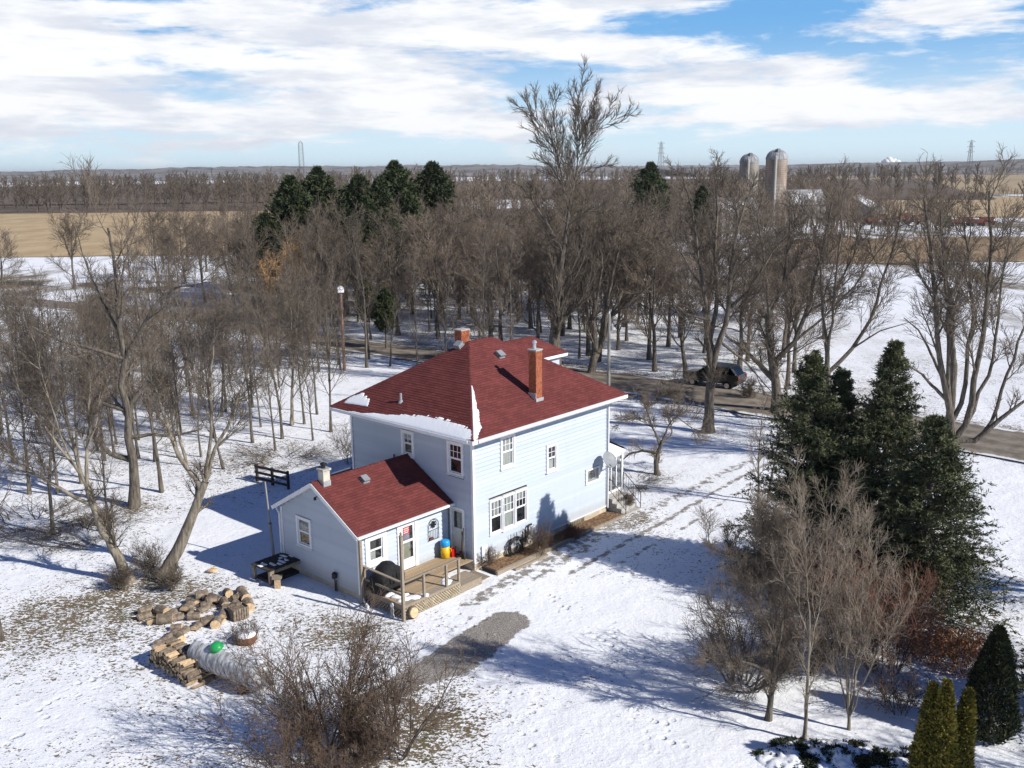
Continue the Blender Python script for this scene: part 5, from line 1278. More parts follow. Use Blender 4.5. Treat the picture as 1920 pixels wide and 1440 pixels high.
pine = [conifer(60 + i, 17.5, 3.4, 'pine_needle', 14, .55, .09, 1.1, .30, .8, (.0, .75), True) for i in range(3)]
for k, (u, v, Y, s_) in enumerate(((540, 332, 128, .9), (592, 316, 138, 1.0), (660, 328, 135, .95), (705, 338, 130, .92), (748, 304, 142, 1.05), (806, 304, 148, 1.05), (690, 370, 118, .75), (760, 360, 122, .8), (500, 400, 120, .7), (640, 385, 116, .72), (725, 395, 112, .65), (610, 370, 124, .8), (1226, 306, 178, .98), (1315, 350, 185, .8), (690, 520, 98, .40), (720, 540, 92, .33))):
    p = at(u, v, Y); put_tree('pine_tree', ('short dark green pine low among the bare trees across the road' if p[2] < 9 else 'middling dark green pine half hidden in the bare wood' if p[2] < 14.5 else 'tall dark green pine rising above the bare wood across the road'), 'pine', 'pines in the wood', p[0], p[1], pine[k % 3], p[2] / 17.5)
def willow(seed, h):
    rg = np.random.default_rng(seed); st, sr = trunk_line(rg, h * .6, .3, 8, .06)
    out = branch_tree(rg, st, sr, [dict(m=14, t0=.3, t1=1, ang=(.5, 1.1), lr=(.5, .8), rr=.45, n=6, wig=.10, up=.08, tap=.2, rmin=.04), dict(m=9, t0=.2, t1=1, ang=(.4, .9), lr=(.4, .7), rr=.45, n=5, wig=.1, up=-.02, tap=.3, rmin=.03), dict(m=9, t0=.1, t1=1, ang=(.4, 1.0), lr=(.5, .9), rr=.5, n=4, wig=.1, up=-.12, tap=.4, rmin=.025, lmin=.5)])
    return tree_meshes('willow', out, 2, SIDES, 'bark', 'twig_willow')
wl = willow(70, 12.5)
for k, (u, v, Y) in enumerate(((565, 392, 112), (520, 425, 108), (925, 390, 128), (945, 470, 118))):
    p = at(u, v, Y); put_tree('willow_tree', 'golden-twigged willow glowing orange among the bare trees', 'willow', 'golden willows', p[0], p[1], wl, p[2] / 11.6)
# clipped cedars
def cedar(seed, h, r_, mat, n=7000, power=1.0):
    rg = np.random.default_rng(seed); t_ = rg.random(n) ** .85; az = rg.random(n) * 6.283
    prof = np.minimum(1, 3.2 * t_ + .55) * (1 - t_ ** 1.6) ** power * r_ * (1 + .10 * np.sin(5 * az + 9 * t_)); rr = prof * np.sqrt(rg.uniform(.62, 1.02, n))
    P = np.stack([rr * np.cos(az), rr * np.sin(az), t_ * h * .97 + .03], 1); D_ = np.stack([np.cos(az) * .5, np.sin(az) * .5, np.full(n, .9)], 1)
    V, F = cards(rg, P, D_, np.full(n, .15), .026, .48); cr = np_mesh('cedar_crown', V, F, mat)
    st, sr = trunk_line(rg, h * .8, r_ * .14, 5, .01); V, F = tubes([(st, sr, 6)]); return np_mesh('cedar_trunk', V, F, 'bark'), cr
for k, (u, v, r_, lb) in enumerate(((1747, 1287, .36, 'golden columnar cedar, one side of the tight trio'), (1777, 1277, .40, 'tallest golden columnar cedar in the middle of the tight trio'), (1803, 1300, .36, 'golden columnar cedar with brightest sunlit side in the trio'))):
    p = at(u, v, 23.6 - .25 * (k == 1)); put_tree('cedar_shrub', lb, 'cedar', 'columnar cedars', p[0] + .03 * k, p[1], cedar(80 + k, p[2] * 1.02, r_, 'cedar_gold', 6500, .8))
p = at(1872, 1180, 26.0); put_tree('cedar_shrub', 'dark conical cedar standing apart from the golden trio', 'cedar', None, p[0], p[1], cedar(85, p[2], .78, 'cedar_dark', 12000, .75))

# --- shrubs
def shrub(seed, n, h, spread, th, twig, lean=.5, m=(9, 6, 3), r0=.02, base=.25, mats=None):
    rg = np.random.default_rng(seed); a = rg.random(n) * 6.283; rb = rg.random(n) ** .5 * base * spread
    P = np.stack([np.cos(a) * rb, np.sin(a) * rb, np.zeros(n)], 1); k = rg.uniform(.15, 1, n) * lean; a2 = a + rg.normal(0, .6, n)
    D_ = norm(np.stack([np.cos(a2) * k, np.sin(a2) * k, np.ones(n)], 1))
    st, sr = poly_grow(rg, P, D_, h * rg.uniform(.65, 1.0, n), np.full(n, r0) * rg.uniform(.7, 1.2, n), 8, .08, .02, .2)
    out = branch_tree(rg, st, sr, [dict(m=m[0], t0=.15, t1=1, ang=(.4, .95), lr=(.30, .52), rr=.5, n=5, wig=.11, up=.06, tap=.3, pw=.4, rmin=th * 1.4), dict(m=m[1], t0=.12, t1=1, ang=(.35, .9), lr=(.42, .75), rr=.55, n=3, wig=.13, up=.04, tap=.4, pw=.4, rmin=th), dict(m=m[2], t0=.15, t1=1, ang=(.3, .8), lr=(.5, .85), rr=.7, n=2, wig=.13, up=.03, tap=.5, pw=.3, rmin=th * .8, lmin=.12)])
    V, F = tubes([(out[0][0], out[0][1], 6)]); A_ = np_mesh('shrub_stem', V, F, mats or 'bark', True)
    V, F = tubes([(p_, r__, 3) for p_, r__ in out[1:]]); return A_, np_mesh('shrub_crown', V, F, twig)
ST = ('stems', 'crown')
def put_shrub(label, u, v, meshes, cat='shrub', name='shrub', group=None, scale=1.0, rz=0):
    p = gp(u, v); return put_tree(name, label, cat, group, p[0], p[1], meshes, scale, rz, ST)
put_shrub('sprawling dark leafless lilac bush partly hiding the propane tank', 618, 1405, shrub(201, 17, 4.1, 2.0, .0085, 'twig_dark', .95, (8, 7, 4), .045), 'bush')
put_shrub('dense brown leafless bush reaching over the gravel parking strip', 745, 1405, shrub(202, 16, 3.7, 2.1, .0085, 'twig_dark', 1.0, (8, 7, 4), .04), 'bush')
put_shrub('low tangled brown bush growing against the dark lilac bush', 545, 1452, shrub(203, 18, 2.8, 2.1, .008, 'twig_dark', 1.1, (8, 7, 4), .025), 'bush')
put_shrub('knee-high brown brush below the dark lilac bush', 655, 1470, shrub(204, 20, 1.9, 2.0, .008, 'twig_dark', 1.0, (9, 8, 4), .02), 'bush')
put_shrub('dark brown twiggy shrub crowding the driveway side of the bed', 1395, 1285, shrub(205, 24, 3.3, 2.2, .008, 'twig', .85, (9, 7, 4), .028), 'bush')
put_shrub('grey-brown twiggy shrub behind the slim pale young trees', 1500, 1255, shrub(206, 24, 3.5, 2.2, .008, 'twig', .75, (9, 7, 4), .028), 'bush')
put_shrub('red-twigged dogwood shrub in front of the sunlit spruce boughs', 1655, 1255, shrub(207, 30, 3.3, 2.2, .009, 'twig_red', .65, (9, 7, 4), .02), 'bush')
put_shrub('brown fan-shaped shrub at the foot of the dark spruces', 1480, 1130, shrub(208, 28, 3.3, 2.0, .008, 'twig_pale', .55, (8, 6, 3), .02), 'bush')
put_shrub('tawny twiggy shrub between the red dogwood and the young trees', 1575, 1170, shrub(209, 26, 3.2, 2.1, .008, 'twig_red', .6, (8, 6, 3), .02), 'bush')
put_shrub('dense grey brush growing against the roadside trunk beside the dark vehicle', 1402, 748, shrub(212, 16, 1.7, 1.3, .010, 'twig', .7, (8, 6, 3), .02), 'bush')
put_shrub('thorny brown bush lying in shade beside the cedars', 1690, 1330, shrub(210, 16, 1.5, 2.0, .007, 'twig_dark', 1.1, (8, 6, 3), .02), 'bush')
def leafy(seed, n, R_, h, mat, sz=.09):
    rg = np.random.default_rng(seed); a = rg.random(n) * 6.283; r_ = R_ * np.sqrt(rg.random(n)); z = h * rg.random(n) * (1 - (r_ / R_) ** 2 * .7)
    P = np.stack([np.cos(a) * r_, np.sin(a) * r_, z], 1); V, F = cards(rg, P, np.stack([np.cos(a), np.sin(a), np.full(n, -.1)], 1), np.full(n, sz), sz * .32, .9); return np_mesh('leaves', V, F, mat)
e = put_shrub('rounded shrub still holding rust-orange dead leaves below the spruce', 1795, 1235, shrub(211, 18, 1.5, 1.8, .006, 'twig_red', .9, (7, 5, 3), .015), 'bush')
obj('leaves', leafy(5, 4200, 1.5, 1.15, 'dead_leaf'), e)
# shrubs at tree feet, brush heaps and house bed
for k, (u, v, lb, tw_, h_, n_) in enumerate(((285, 1085, 'bristly brown suckers between the two leaning yard trees', 'twig', 1.7, 26), (225, 1105, 'brown sucker growth at the foot of the pale leaning tree', 'twig', 1.0, 20), (325, 1105, 'brown suckers at the foot of the V-shaped tree', 'twig', 1.1, 20),
                                     (1012, 1040, 'bare brown shrub casting its shadow on the sunlit wall', 'twig_dark', 1.5, 18), (1075, 1010, 'small dry bush in the bed below the basement window', 'twig_red', .6, 14), (912, 1062, 'snow-dusted dead plant by the deck steps', 'twig_dark', .9, 12), (898, 1030, 'thin black wiry vine beside the back door', 'twig_dark', 1.5, 7),
                                     (1172, 955, 'dark matted bush growing over the entry steps', 'twig_dark', .8, 18), (655, 870, 'dark leafless bush against the lean-to', 'twig_dark', 2.6, 14), (452, 1208, 'clump of dry ornamental grass beside the propane tank', 'twig', .9, 40), (470, 1195, 'second dry grass clump behind the planter', 'twig', .8, 26))):
    put_shrub(lb, u, v, shrub(230 + k, n_, h_, .7, .006, tw_, .7 if k != 9 else .9, (7, 5, 3) if k not in (9, 10) else (2, 2, 1), .012), 'bush')
for k, (u, v, lb, s_) in enumerate(((60, 985, 'long low brush heap at the edge of the yard', 1.5), (530, 862, 'tan brush heap beyond the black rail fence', 1.1), (1185, 905, 'dark brush pile lying on the snow by the porch', .8), (150, 1003, 'smaller brush heap under the thicket', 1.0))):
    e = put_shrub(lb, u, v, shrub(250 + k, 40, 2.6, 1.6, .008, 'twig', 3.5, (6, 4, 2), .02, .5), 'brush', 'brush_heap', None, s_); e.scale = (s_ * 1.3, s_, s_ * .32)
# low juniper mat with snow in it
p = gp(1570, 1425); e = empty('juniper_mat', (p[0], p[1], 0), 0, 'dark creeping juniper half buried in snow at the bed edge', 'shrub')
rg = np.random.default_rng(9); n_ = 11000; aa = rg.random(n_) * 6.283; r_ = np.sqrt(rg.random(n_)); r_ = r_ * (1 + .22 * np.sin(3 * aa + 1) + .16 * np.sin(7 * aa)); PP = np.stack([r_ * np.cos(aa) * 2.2, r_ * np.sin(aa) * .85, .35 * vnoise(r_ * np.cos(aa) * 4, r_ * np.sin(aa) * 4, 1, 4) * rg.random(n_)], 1)
PP[:, 2] = .04 + .42 * np.clip(1 - r_ ** 2, .1, 1) * vnoise(PP[:, 0] * 2.2, PP[:, 1] * 2.2, 1, 4) * rg.uniform(.3, 1, n_); V, F = cards(rg, PP, np.stack([np.cos(aa), np.sin(aa), np.full(n_, .5)], 1), np.full(n_, .13), .028, .6); obj('foliage', np_mesh('foliage', V, F, 'cedar_dark'), e)
jx, jy = np.meshgrid(np.linspace(-1, 1, 90), np.linspace(-1, 1, 40)); jr = np.hypot(jx, jy)
jz = .34 * np.clip(1 - jr ** 2, 0, 1) * vnoise(jx * 2.4 * 3, jy * 3, 1, 7) + .10 * vnoise(jx * 20, jy * 8, 1, 8) * (jr < 1) + .04 - .5 * np.clip(jr - .95, 0, 1)
ji = np.arange(jx.size).reshape(jx.shape); obj('snow', np_mesh('snow', np.stack([jx * 2.35, jy * .95, jz], -1).reshape(-1, 3), np.stack([ji[:-1, :-1], ji[:-1, 1:], ji[1:, 1:], ji[1:, :-1]], -1).reshape(-1, 4), 'snow', True), e)

# ------------------------------------------------------------------ firewood
def log_mesh(kind, seed):
    rg = random.Random(seed); L_ = .42; n = 12; m_ = MB()
    if kind == 'round': sec = [(math.cos(t_) * (.15 + .012 * rg.random()), math.sin(t_) * (.15 + .012 * rg.random())) for t_ in np.linspace(0, 2 * math.pi, n, endpoint=False)]; bark = set(range(n))
    elif kind == 'half': sec = [(math.cos(t_) * .16, math.sin(t_) * .15) for t_ in np.linspace(0, math.pi, 8)]; bark = set(range(7))
    else: sec = [(0, -.02)] + [(math.cos(t_) * .17, math.sin(t_) * .17) for t_ in np.linspace(.35, 1.75, 6)]; bark = set(range(1, 6))
    k = len(sec); rows = []
    for j, x in enumerate((-L_ / 2, -L_ / 6, L_ / 6, L_ / 2)):
        s_ = 1 + .05 * rg.uniform(-1, 1); b = len(m_.V); m_.V += [(x + .01 * rg.uniform(-1, 1), a * s_, c * s_) for a, c in sec]; rows.append(b)
    for j in range(3):
        for i in range(k): q_ = (i + 1) % k; m_.F.append([rows[j] + i, rows[j + 1] + i, rows[j + 1] + q_, rows[j] + q_]); m_.M.append(0 if i in bark else 1)
    m_.F.append([rows[0] + i for i in range(k)]); m_.M.append(1); m_.F.append([rows[3] + i for i in range(k)][::-1]); m_.M.append(1)
    return m_.mesh('firewood_log', ['log_bark', 'log_cut'])
LOGS = [log_mesh(k, i) for i, k in enumerate(('round', 'half', 'split', 'round', 'half'))]
spots = [(660, 260), (705, 278), (755, 288), (840, 245), (930, 243), (955, 272), (590, 306), (690, 322), (815, 316), (908, 328), (980, 336), (585, 372), (670, 366), (605, 407), (490, 412), (385, 372), (262, 400), (320, 442), (405, 432), (622, 478), (700, 442), (782, 432), (805, 402), (832, 372), (860, 352), (760, 457), (485, 478), (525, 522), (500, 562), (385, 592), (440, 410), (560, 345), (735, 302), (900, 278), (460, 545), (270, 365)]
for k, (x, y) in enumerate(spots):
    p = gp(200 + x / 3.692, 1050 + y / 3.692); s_ = random.uniform(.95, 1.45); kd = k % 5
    o = obj('firewood_log', LOGS[kd], None, (p[0], p[1], float(gz(p[0], p[1])) + (.11 if kd in (0, 3) else .06) * s_), (random.uniform(-.3, .3) if kd in (0, 3) else random.uniform(-.15, .15), random.uniform(-.12, .12), random.random() * 6.28), (s_, s_, s_))
    kindw = ('sawn round log', 'half-split log', 'split wedge', 'sawn round log', 'half-split log')[kd]
    tag(o, kindw + ' lying loose on the snow in the scattered firewood', 'log', 'loose ' + kindw + 's on the snow')
A_, B_ = gp(288, 1236), gp(372, 1292); dv = (B_ - A_)[:2]; Lp = np.linalg.norm(dv); dv /= Lp; nv = np.array([-dv[1], dv[0]]); ang = math.atan2(nv[1], nv[0])
for lay in range(5):
    nn = int(Lp / .19) - lay
    for k in range(nn):
        for rw in (0, 1):
            c = A_[:2] + dv * ((k + .5 + .5 * lay) * .19) + nv * (rw * .46 + random.uniform(-.05, .05))
            o = obj('stacked_log', LOGS[random.choice((1, 2, 2, 4, 0))], None, (c[0], c[1], .09 + lay * .155 + random.uniform(-.015, .015)), (random.random() * 6.28, random.uniform(-.06, .06), ang + random.uniform(-.12, .12)), (1.0, .62, .62))
            tag(o, ('split log in the stacked woodpile beside the propane tank', 'split log topping the woodpile beside the propane tank')[lay == 4 or k >= nn], 'log', 'logs of the woodpile' if lay < 4 else 'top logs of the woodpile')
# propane tank
c0, c1 = gp(384, 1226, .72), gp(478, 1262, .72); tv = (c1 - c0)[:2]; tl = float(np.linalg.norm(tv)) + .5; ta_ = math.atan2(tv[1], tv[0]); cc = (c0 + c1) / 2
tk = empty('propane_tank', (cc[0], cc[1], 0), ta_, 'white horizontal propane tank with green cap, dusted with snow', 'propane tank')
rT = .50; h_ = tl / 2; prof = [(.02, -h_ - .28)] + [(rT * math.sin(t_), -h_ - .28 * math.cos(t_)) for t_ in np.linspace(.2, math.pi / 2, 6)] + [(rT * math.cos(t_), h_ + .28 * math.sin(t_)) for t_ in np.linspace(0, math.pi / 2 - .2, 6)] + [(.02, h_ + .28)]
MB().lathe(prof, 28, (0, 0, .72), 'x').build('shell', 'tank_paint', tk, True)
for sx in (-.6, .6):
    m = MB(); m.box(sx * h_ - .05, sx * h_ + .05, -.36, .36, .0, .34); m.box(sx * h_ - .12, sx * h_ + .12, -.42, .42, -.05, .08); m.build('foot', 'rust', tk)
MB().lathe([(.23, 1.12), (.235, 1.26), (.20, 1.34), (.12, 1.40), (.02, 1.42)], 18, (-.45, -.10, 0)).build('dome_cap', 'green_plastic', tk, True)
for x in (-.95, -.05): MB().lathe([(.035, 1.18), (.035, 1.25), (.01, 1.27)], 8, (x, .05, 0)).build('valve', 'black_metal', tk)
m = MB(); nx, na = 40, 16; b0 = 0
for i in range(nx + 1):
    x = -h_ - .12 + (tl + .24) * i / nx
    for j in range(na + 1):
        a = math.pi / 2 + (j / na - .5) * .62 * (.7 + .3 * math.sin(i * 1.3) + .5 * random.random()) - .12; r_ = rT + .022 * math.cos((j / na - .5) * math.pi) + .003
        if abs(x) > h_: r_ *= 1 - .10 * ((abs(x) - h_) / .12)
        m.V.append((x, r_ * math.cos(a), .72 + r_ * math.sin(a)))
for i in range(nx):
    for j in range(na): a = i * (na + 1) + j; m.F.append([a, a + 1, a + na + 2, a + na + 1]); m.M.append(0)
m.build('snow', 'snow', tk, True)
# rusty planter, crate, hutch, pole, fence
p = gp(462, 1205); pl = empty('rusty_planter', (p[0], p[1], 0), .5, 'rusty half-barrel planter with a cap of snow beside the propane tank', 'planter')
MB().lathe([(.32, 0), (.38, .12), (.40, .30), (.38, .33), (.34, .30)], 16).build('tub', 'rust', pl); MB().lathe([(.36, .28), (.36, .33), (.25, .40), (.02, .42)], 16).build('snow', 'snow', pl, True)
p = gp(448, 1158); cr = empty('slatted_crate', (p[0], p[1], 0), .7, 'slatted wooden crate standing by the scattered firewood', 'crate')
for k in range(6):
    for s_ in (-1, 1):
        MB().box(-.30 + k * .105, -.22 + k * .105, s_ * .26 - .01, s_ * .26 + .01, 0, .48).build('slat', 'log_bark', cr); MB().box(s_ * .31 - .01, s_ * .31 + .01, -.25 + k * .085, -.18 + k * .085, 0, .48).build('slat', 'log_bark', cr)
MB().box(-.29, .29, -.24, .24, .02, .05).build('floor', 'log_bark', cr); MB().box(-.28, .28, -.23, .23, .05, .40).build('contents', 'log_bark', cr)
p = gp(398, 1072); yb = empty('yellow_bag', (p[0], p[1], .0), .4, 'small crumpled yellow bag lying on the snow', 'bag')
m = MB(); m.lathe([(.10, 0), (.22, .04), (.20, .10), (.10, .15), (.03, .14)], 9)
m.V = [(x * (1 + .25 * math.sin(7 * y + 5 * z)), y * (.7 + .2 * math.cos(9 * x)), z) for x, y, z in m.V]; m.build('sack', 'log_cut', yb)
MB().tube([(.02, 0, .13), (.06, .02, .2), (.1, .0, .16)], .02, 5).build('neck', 'yellow_plastic', yb)
p = (gp(487, 1092) + gp(566, 1068)) / 2; ht = empty('wooden_hutch', (p[0] - .1, p[1] + .1, 0), YAW + R(2), 'old dark timber table with snowy slats by the annex corner', 'table')
for sx in (-.85, .85):
    for sy in (-.55, .55): MB().box(sx - .06, sx + .06, sy - .06, sy + .06, -.05, .62).build('leg', 'old_wood', ht)
for k in range(9): MB().box(-.95 + k * .215, -.77 + k * .215, -.66, .66, .62 + .004 * (k % 2), .665 + .004 * (k % 2)).build('slat', 'black_wood', ht)
for sy in (-.62, .62): MB().box(-.93, .93, sy - .03, sy + .03, .48, .615).build('rail', 'old_wood', ht)
m = MB(); m.box(-.80, .80, -.52, .52, .0, .12); m.build('shelf', 'black_wood', ht)
for k in range(9):
    for q_ in range(2):
        y0 = random.uniform(-.62, .3); MB().prism([(-.93 + k * .215, y0), (-.80 + k * .215, y0 - .03), (-.79 + k * .215, y0 + random.uniform(.1, .35)), (-.92 + k * .215, y0 + random.uniform(.08, .3))], 'z', .672, .686 + .01 * random.random()).build('snow_strip', 'snow', ht)
p = gp(521, 1101); sp = empty('chopping_block', (p[0], p[1], 0), .2, 'short squared timber block standing in front of the dark table', 'block')
m = MB(); m.prism([(-.13, -.11), (.12, -.13), (.14, .10), (-.10, .13)], 'z', -.05, .42); m.build('post', 'log_cut', sp); m = MB(); m.prism([(-.22, -.16), (.18, -.18), (.22, .14), (-.18, .18)], 'z', .421, .50); m.build('top', 'old_wood', sp)
p = gp(515, 1057); tp = at(497, 903, p[1] + .25); fp = empty('leaning_pole', (p[0], p[1], 0), 0, 'tall weathered pole leaning slightly beside the annex corner', 'pole')
tp = Vector(tp) - Vector((p[0], p[1], 0))
MB().tube([(0, 0, -.1), tuple(tp * .5)], [.075, .06], 8).build('lower_shaft', 'pole_grey', fp); MB().tube([tuple(tp * .5), tuple(tp)], [.045, .03], 8).build('upper_shaft', 'pole_grey', fp); MB().lathe([(.066, 0), (.068, .05), (.05, .06)], 8, tuple(tp * .49)).build('collar', 'black_metal', fp)
a, b = gp(483, 903), gp(541, 917); fe = empty('rail_fence', (a[0], a[1], 0), math.atan2(b[1] - a[1], b[0] - a[0]), 'short black three-rail fence section standing on the snow', 'fence'); fl = float(np.linalg.norm(b - a))
for k in range(3): MB().box(fl * k / 2 - .06, fl * k / 2 + .06, -.06, .06, -.05, 1.02).build('post', 'black_wood', fe)
for z in (.18, .52, .86): MB().box(-.08, fl + .08, -.10, -.062, z, z + .14).build('rail', 'black_wood', fe)

# ------------------------------------------------------------------ road side
p = gp(1141, 727); up_ = empty('utility_pole', (p[0], p[1], 0), 0, 'slim grey utility pole at the roadside behind the farmhouse', 'pole')
MB().tube([(0, 0, -.2), (0, 0, 5.9)], [.15, .11], 10).build('shaft', 'pole_grey', up_); MB().lathe([(.03, 5.9), (.06, 5.96), (.03, 6.1)], 8).build('insulator', 'white_trim', up_)
MB().lathe([(.12, 4.6), (.12, 5.0), (.05, 5.05)], 10, (.22, 0, 0)).build('junction_box', 'grey_metal', up_)
p = gp(646, 694); bp = empty('birdhouse_pole', (p[0], p[1], 0), .3, 'tall brown pole carrying a white birdhouse box in the thicket', 'birdhouse'); hb = at(642, 548, p[1])[2]
MB().tube([(0, 0, -.2), (0, 0, hb)], [.14, .11], 8).build('pole', 'pole_brown', bp); m = MB(); m.prism([(-.26, hb), (.26, hb), (.26, hb + .42), (0, hb + .58), (-.26, hb + .42)], 'y', -.24, .24); m.build('box', 'white_trim', bp); MB().lathe([(.005, 0), (.05, .0), (.05, .01), (.005, .01)], 8, (.0, -.25, hb + .25), 'y').build('hole', 'black_metal', bp)
p = gp(541, 590); uc = empty('utility_cabinet', (p[0], p[1], 0), .2, 'white upright cabinet standing in the snow across the road', 'cabinet'); m = MB(); m.box(-.42, .42, -.3, .3, .0, 1.45); m.build('body', 'white_trim', uc); m = MB(); m.prism([(-.46, 1.45), (.46, 1.45), (.4, 1.56), (-.4, 1.56)], 'y', -.34, .34); m.build('lid', 'white_trim', uc); MB().box(-.36, .36, -.325, -.302, .1, 1.35).build('door', 'white_trim', uc)
# dark SUV on the far shoulder
p = gp(1332, 727); rd = np.array(ROADF[6]) - np.array(ROADF[5]); ca = math.atan2(-rd[1], -rd[0])
car = empty('parked_suv', (p[0] + .4, p[1] + .6, .13), ca, 'black SUV parked on the far shoulder of the road behind a tree trunk', 'car')
m = MB(); body = [(-2.3, .35), (2.25, .35), (2.34, .55), (2.30, .86), (1.25, 1.04), (-2.30, 1.08), (-2.38, .7)]
def loft(m_, prof, wl_):
    b = len(m_.V); k = len(prof)
    for y, s_, dz_ in wl_: m_.V += [(x * s_, y, z + dz_) for x, z in prof]
    for j in range(len(wl_) - 1):
        for i in range(k): q_ = (i + 1) % k; m_.F.append([b + j * k + i, b + j * k + q_, b + (j + 1) * k + q_, b + (j + 1) * k + i]); m_.M.append(0)
    m_.F.append([b + i for i in range(k)][::-1]); m_.M.append(0); e_ = b + (len(wl_) - 1) * k; m_.F.append([e_ + i for i in range(k)]); m_.M.append(0)
loft(m, body, [(-.94, .965, 0), (-.90, .99, 0), (-.6, 1, .02), (.6, 1, .02), (.90, .99, 0), (.94, .965, 0)]); m.build('body', 'car_paint', car)
cab = [(1.20, 1.03), (.45, 1.60), (-.2, 1.70), (-1.7, 1.68), (-2.2, 1.08)]
m = MB(); loft(m, cab, [(-.80, .95, 0), (-.66, 1, -.0), (.66, 1, 0), (.80, .95, 0)]); cb = m.build('cabin', 'car_paint', car)
for s_ in (-1, 1):
    for pane in ([(1.0, 1.08), (.42, 1.52), (-.30, 1.60), (-.30, 1.08)], [(-.38, 1.08), (-.38, 1.60), (-1.25, 1.60), (-1.25, 1.08)], [(-1.33, 1.08), (-1.33, 1.58), (-1.66, 1.56), (-2.0, 1.1)]):
        m = MB(); m.prism(pane, 'y', s_ * .775, s_ * .808); m.build('side_window', 'car_glass', cb)
m = MB(); m.face([(1.21, -.66, 1.05), (1.21, .66, 1.05), (.47, .60, 1.605), (.47, -.60, 1.605)]); m.build('windscreen', 'car_glass', cb)
for x in (1.45, -1.45):
    for s_ in (-1, 1):
        wh = MB().lathe([(.2, -.11), (.34, -.11), (.36, -.06), (.36, .06), (.34, .11), (.2, .11)], 20, (x, s_ * .86, .24), 'y').build('wheel', 'rubber', car)
        MB().lathe([(.02, -.02), (.20, -.03), (.20, .03), (.02, .02)], 14, (x, s_ * .955, .24), 'y').build('rim', 'chrome', wh)
for s_ in (-1, 1):
    MB().box(2.20, 2.33, s_ * .55, s_ * .88, .72, .84).build('headlight', 'lamp_clear', car); MB().box(-2.37, -2.28, s_ * .6, s_ * .88, .75, 1.0).build('tail_light', 'lamp_red', car); MB().box(.85, 1.0, s_ * .93, s_ * 1.08, 1.02, 1.14).build('mirror', 'car_paint', car)
# ------------------------------------------------------------------ farmstead beyond the wood
def silo(x, y, r_, h, label, rust):
    e = empty('silo', (x, y, 0), 0, label, 'silo', 'farm silos')
    MB().lathe([(r_, -1), (r_, h)], 32).build('barrel', 'silo_concrete', e, False)
    hm = MB(); hm.lathe([(r_ + .01, -.05), (r_ + .05, -.05), (r_ + .05, .05), (r_ + .01, .05)], 32); hm = hm.mesh('hoop', 'silo_rust' if rust else 'pole_grey')
    z = 1.0
    while z < h: obj('hoop', hm, e, (0, 0, z)); z += .95 if z < h * .6 else .6
    MB().lathe([(r_ + .12, h - .1)] + [((r_ + .08) * math.cos(t_), h + r_ * .92 * math.sin(t_)) for t_ in np.linspace(0, 1.45, 9)], 32).build('dome', 'silo_dome', e, False)
    m_ = MB()
    for k in range(16):
        a = k * math.pi / 8; m_.tube([((r_ + .1) * math.cos(t_) * math.cos(a), (r_ + .1) * math.cos(t_) * math.sin(a), h + r_ * .93 * math.sin(t_)) for t_ in np.linspace(0, 1.4, 7)], .05, 4)
    m_.build('dome_ribs', 'silo_dome', e)
    m_ = MB(); m_.lathe([(.42, 0), (.42, h + .6), (.3, h + .9)], 10, (-.35 * r_, -r_ * .98, 0)); m_.build('chute', 'concrete', e)
    m_ = MB(); m_.prism([(-.5, h + r_ * .55), (.5, h + r_ * .55), (.3, h + r_ * .98), (-.3, h + r_ * .98)], 'y', -r_ * .75, -r_ * .1); m_.build('dome_hatch', 'silo_dome', e)
p = at(1455, 330, 285); zt = at(1455, 280, 285)[2]; silo(p[0], 285, 3.05, zt - 2.8, 'taller stave silo with rusty red hoops and pale dome', True)
p = at(1404, 330, 300); zt = at(1404, 288, 300)[2]; silo(p[0], 300, 2.85, zt - 2.6, 'shorter grey stave silo shaded by its taller twin', False)
def barn(name, label, x, y, rz, L_, W_, he, hr, wall, roofm, snow=True):
    e = empty(name, (x, y, 0), rz, label, 'barn'); m_ = MB(); m_.prism([(-W_ / 2, -.5), (W_ / 2, -.5), (W_ / 2, he), (0, hr - .1), (-W_ / 2, he)], 'x', -L_ / 2, L_ / 2); m_.build('wall', wall, e)
    for s_ in (-1, 1):
        m_ = MB(); m_.prism([(0, hr), (s_ * (W_ / 2 + .5), he - .25), (s_ * (W_ / 2 + .5), he - .1), (0, hr + .15)], 'x', -L_ / 2 - .4, L_ / 2 + .4); ro = m_.build('roof', roofm, e)
        if snow:
            for k in range(3):
                a = -L_ / 2 + L_ * (.05 + .33 * k); b = a + L_ * random.uniform(.12, .26); f0, f1 = random.uniform(.1, .4), random.uniform(.7, 1)
                yy = lambda f: s_ * (W_ / 2 + .5) * f; zz2 = lambda f: (hr + .15) + (he - .1 - hr - .15) * f
                m_ = MB(); m_.prism([(yy(f0), zz2(f0) + .02), (yy(f1), zz2(f1) + .02), (yy(f1), zz2(f1) + .14), (yy(f0), zz2(f0) + .14)], 'x', a, b); m_.build('snow', 'snow', ro)
    MB().box(-L_ / 2 - .06, -L_ / 2 - .02, -1.6, 1.6, 0, 3.0).build('door', 'wall_grey', e); MB().box(L_ / 2 + .02, L_ / 2 + .06, -1.6, 1.6, 0, 3.0).build('door', 'wall_grey', e)
    return e
p = gp(1648, 412); barn('machine_shed', 'low machine shed with sloping grey roof and snow beyond the road', p[0] - 4, p[1] + 12, R(62), 20, 17, 2.6, 7.4, 'wall_grey', 'far_roof')
p = at(1358, 345, 262); barn('barn', 'snow-roofed barn in front of the silos', p[0], 262, R(15), 16, 10, 5, 9.0, 'wall_grey', 'far_roof', True)
p = at(1425, 350, 292); barn('barn', 'grey barn with snow-streaked roof next to the taller silo', p[0] + 12, 300, R(10), 18, 11, 6, 10.0, 'wall_grey', 'far_roof')
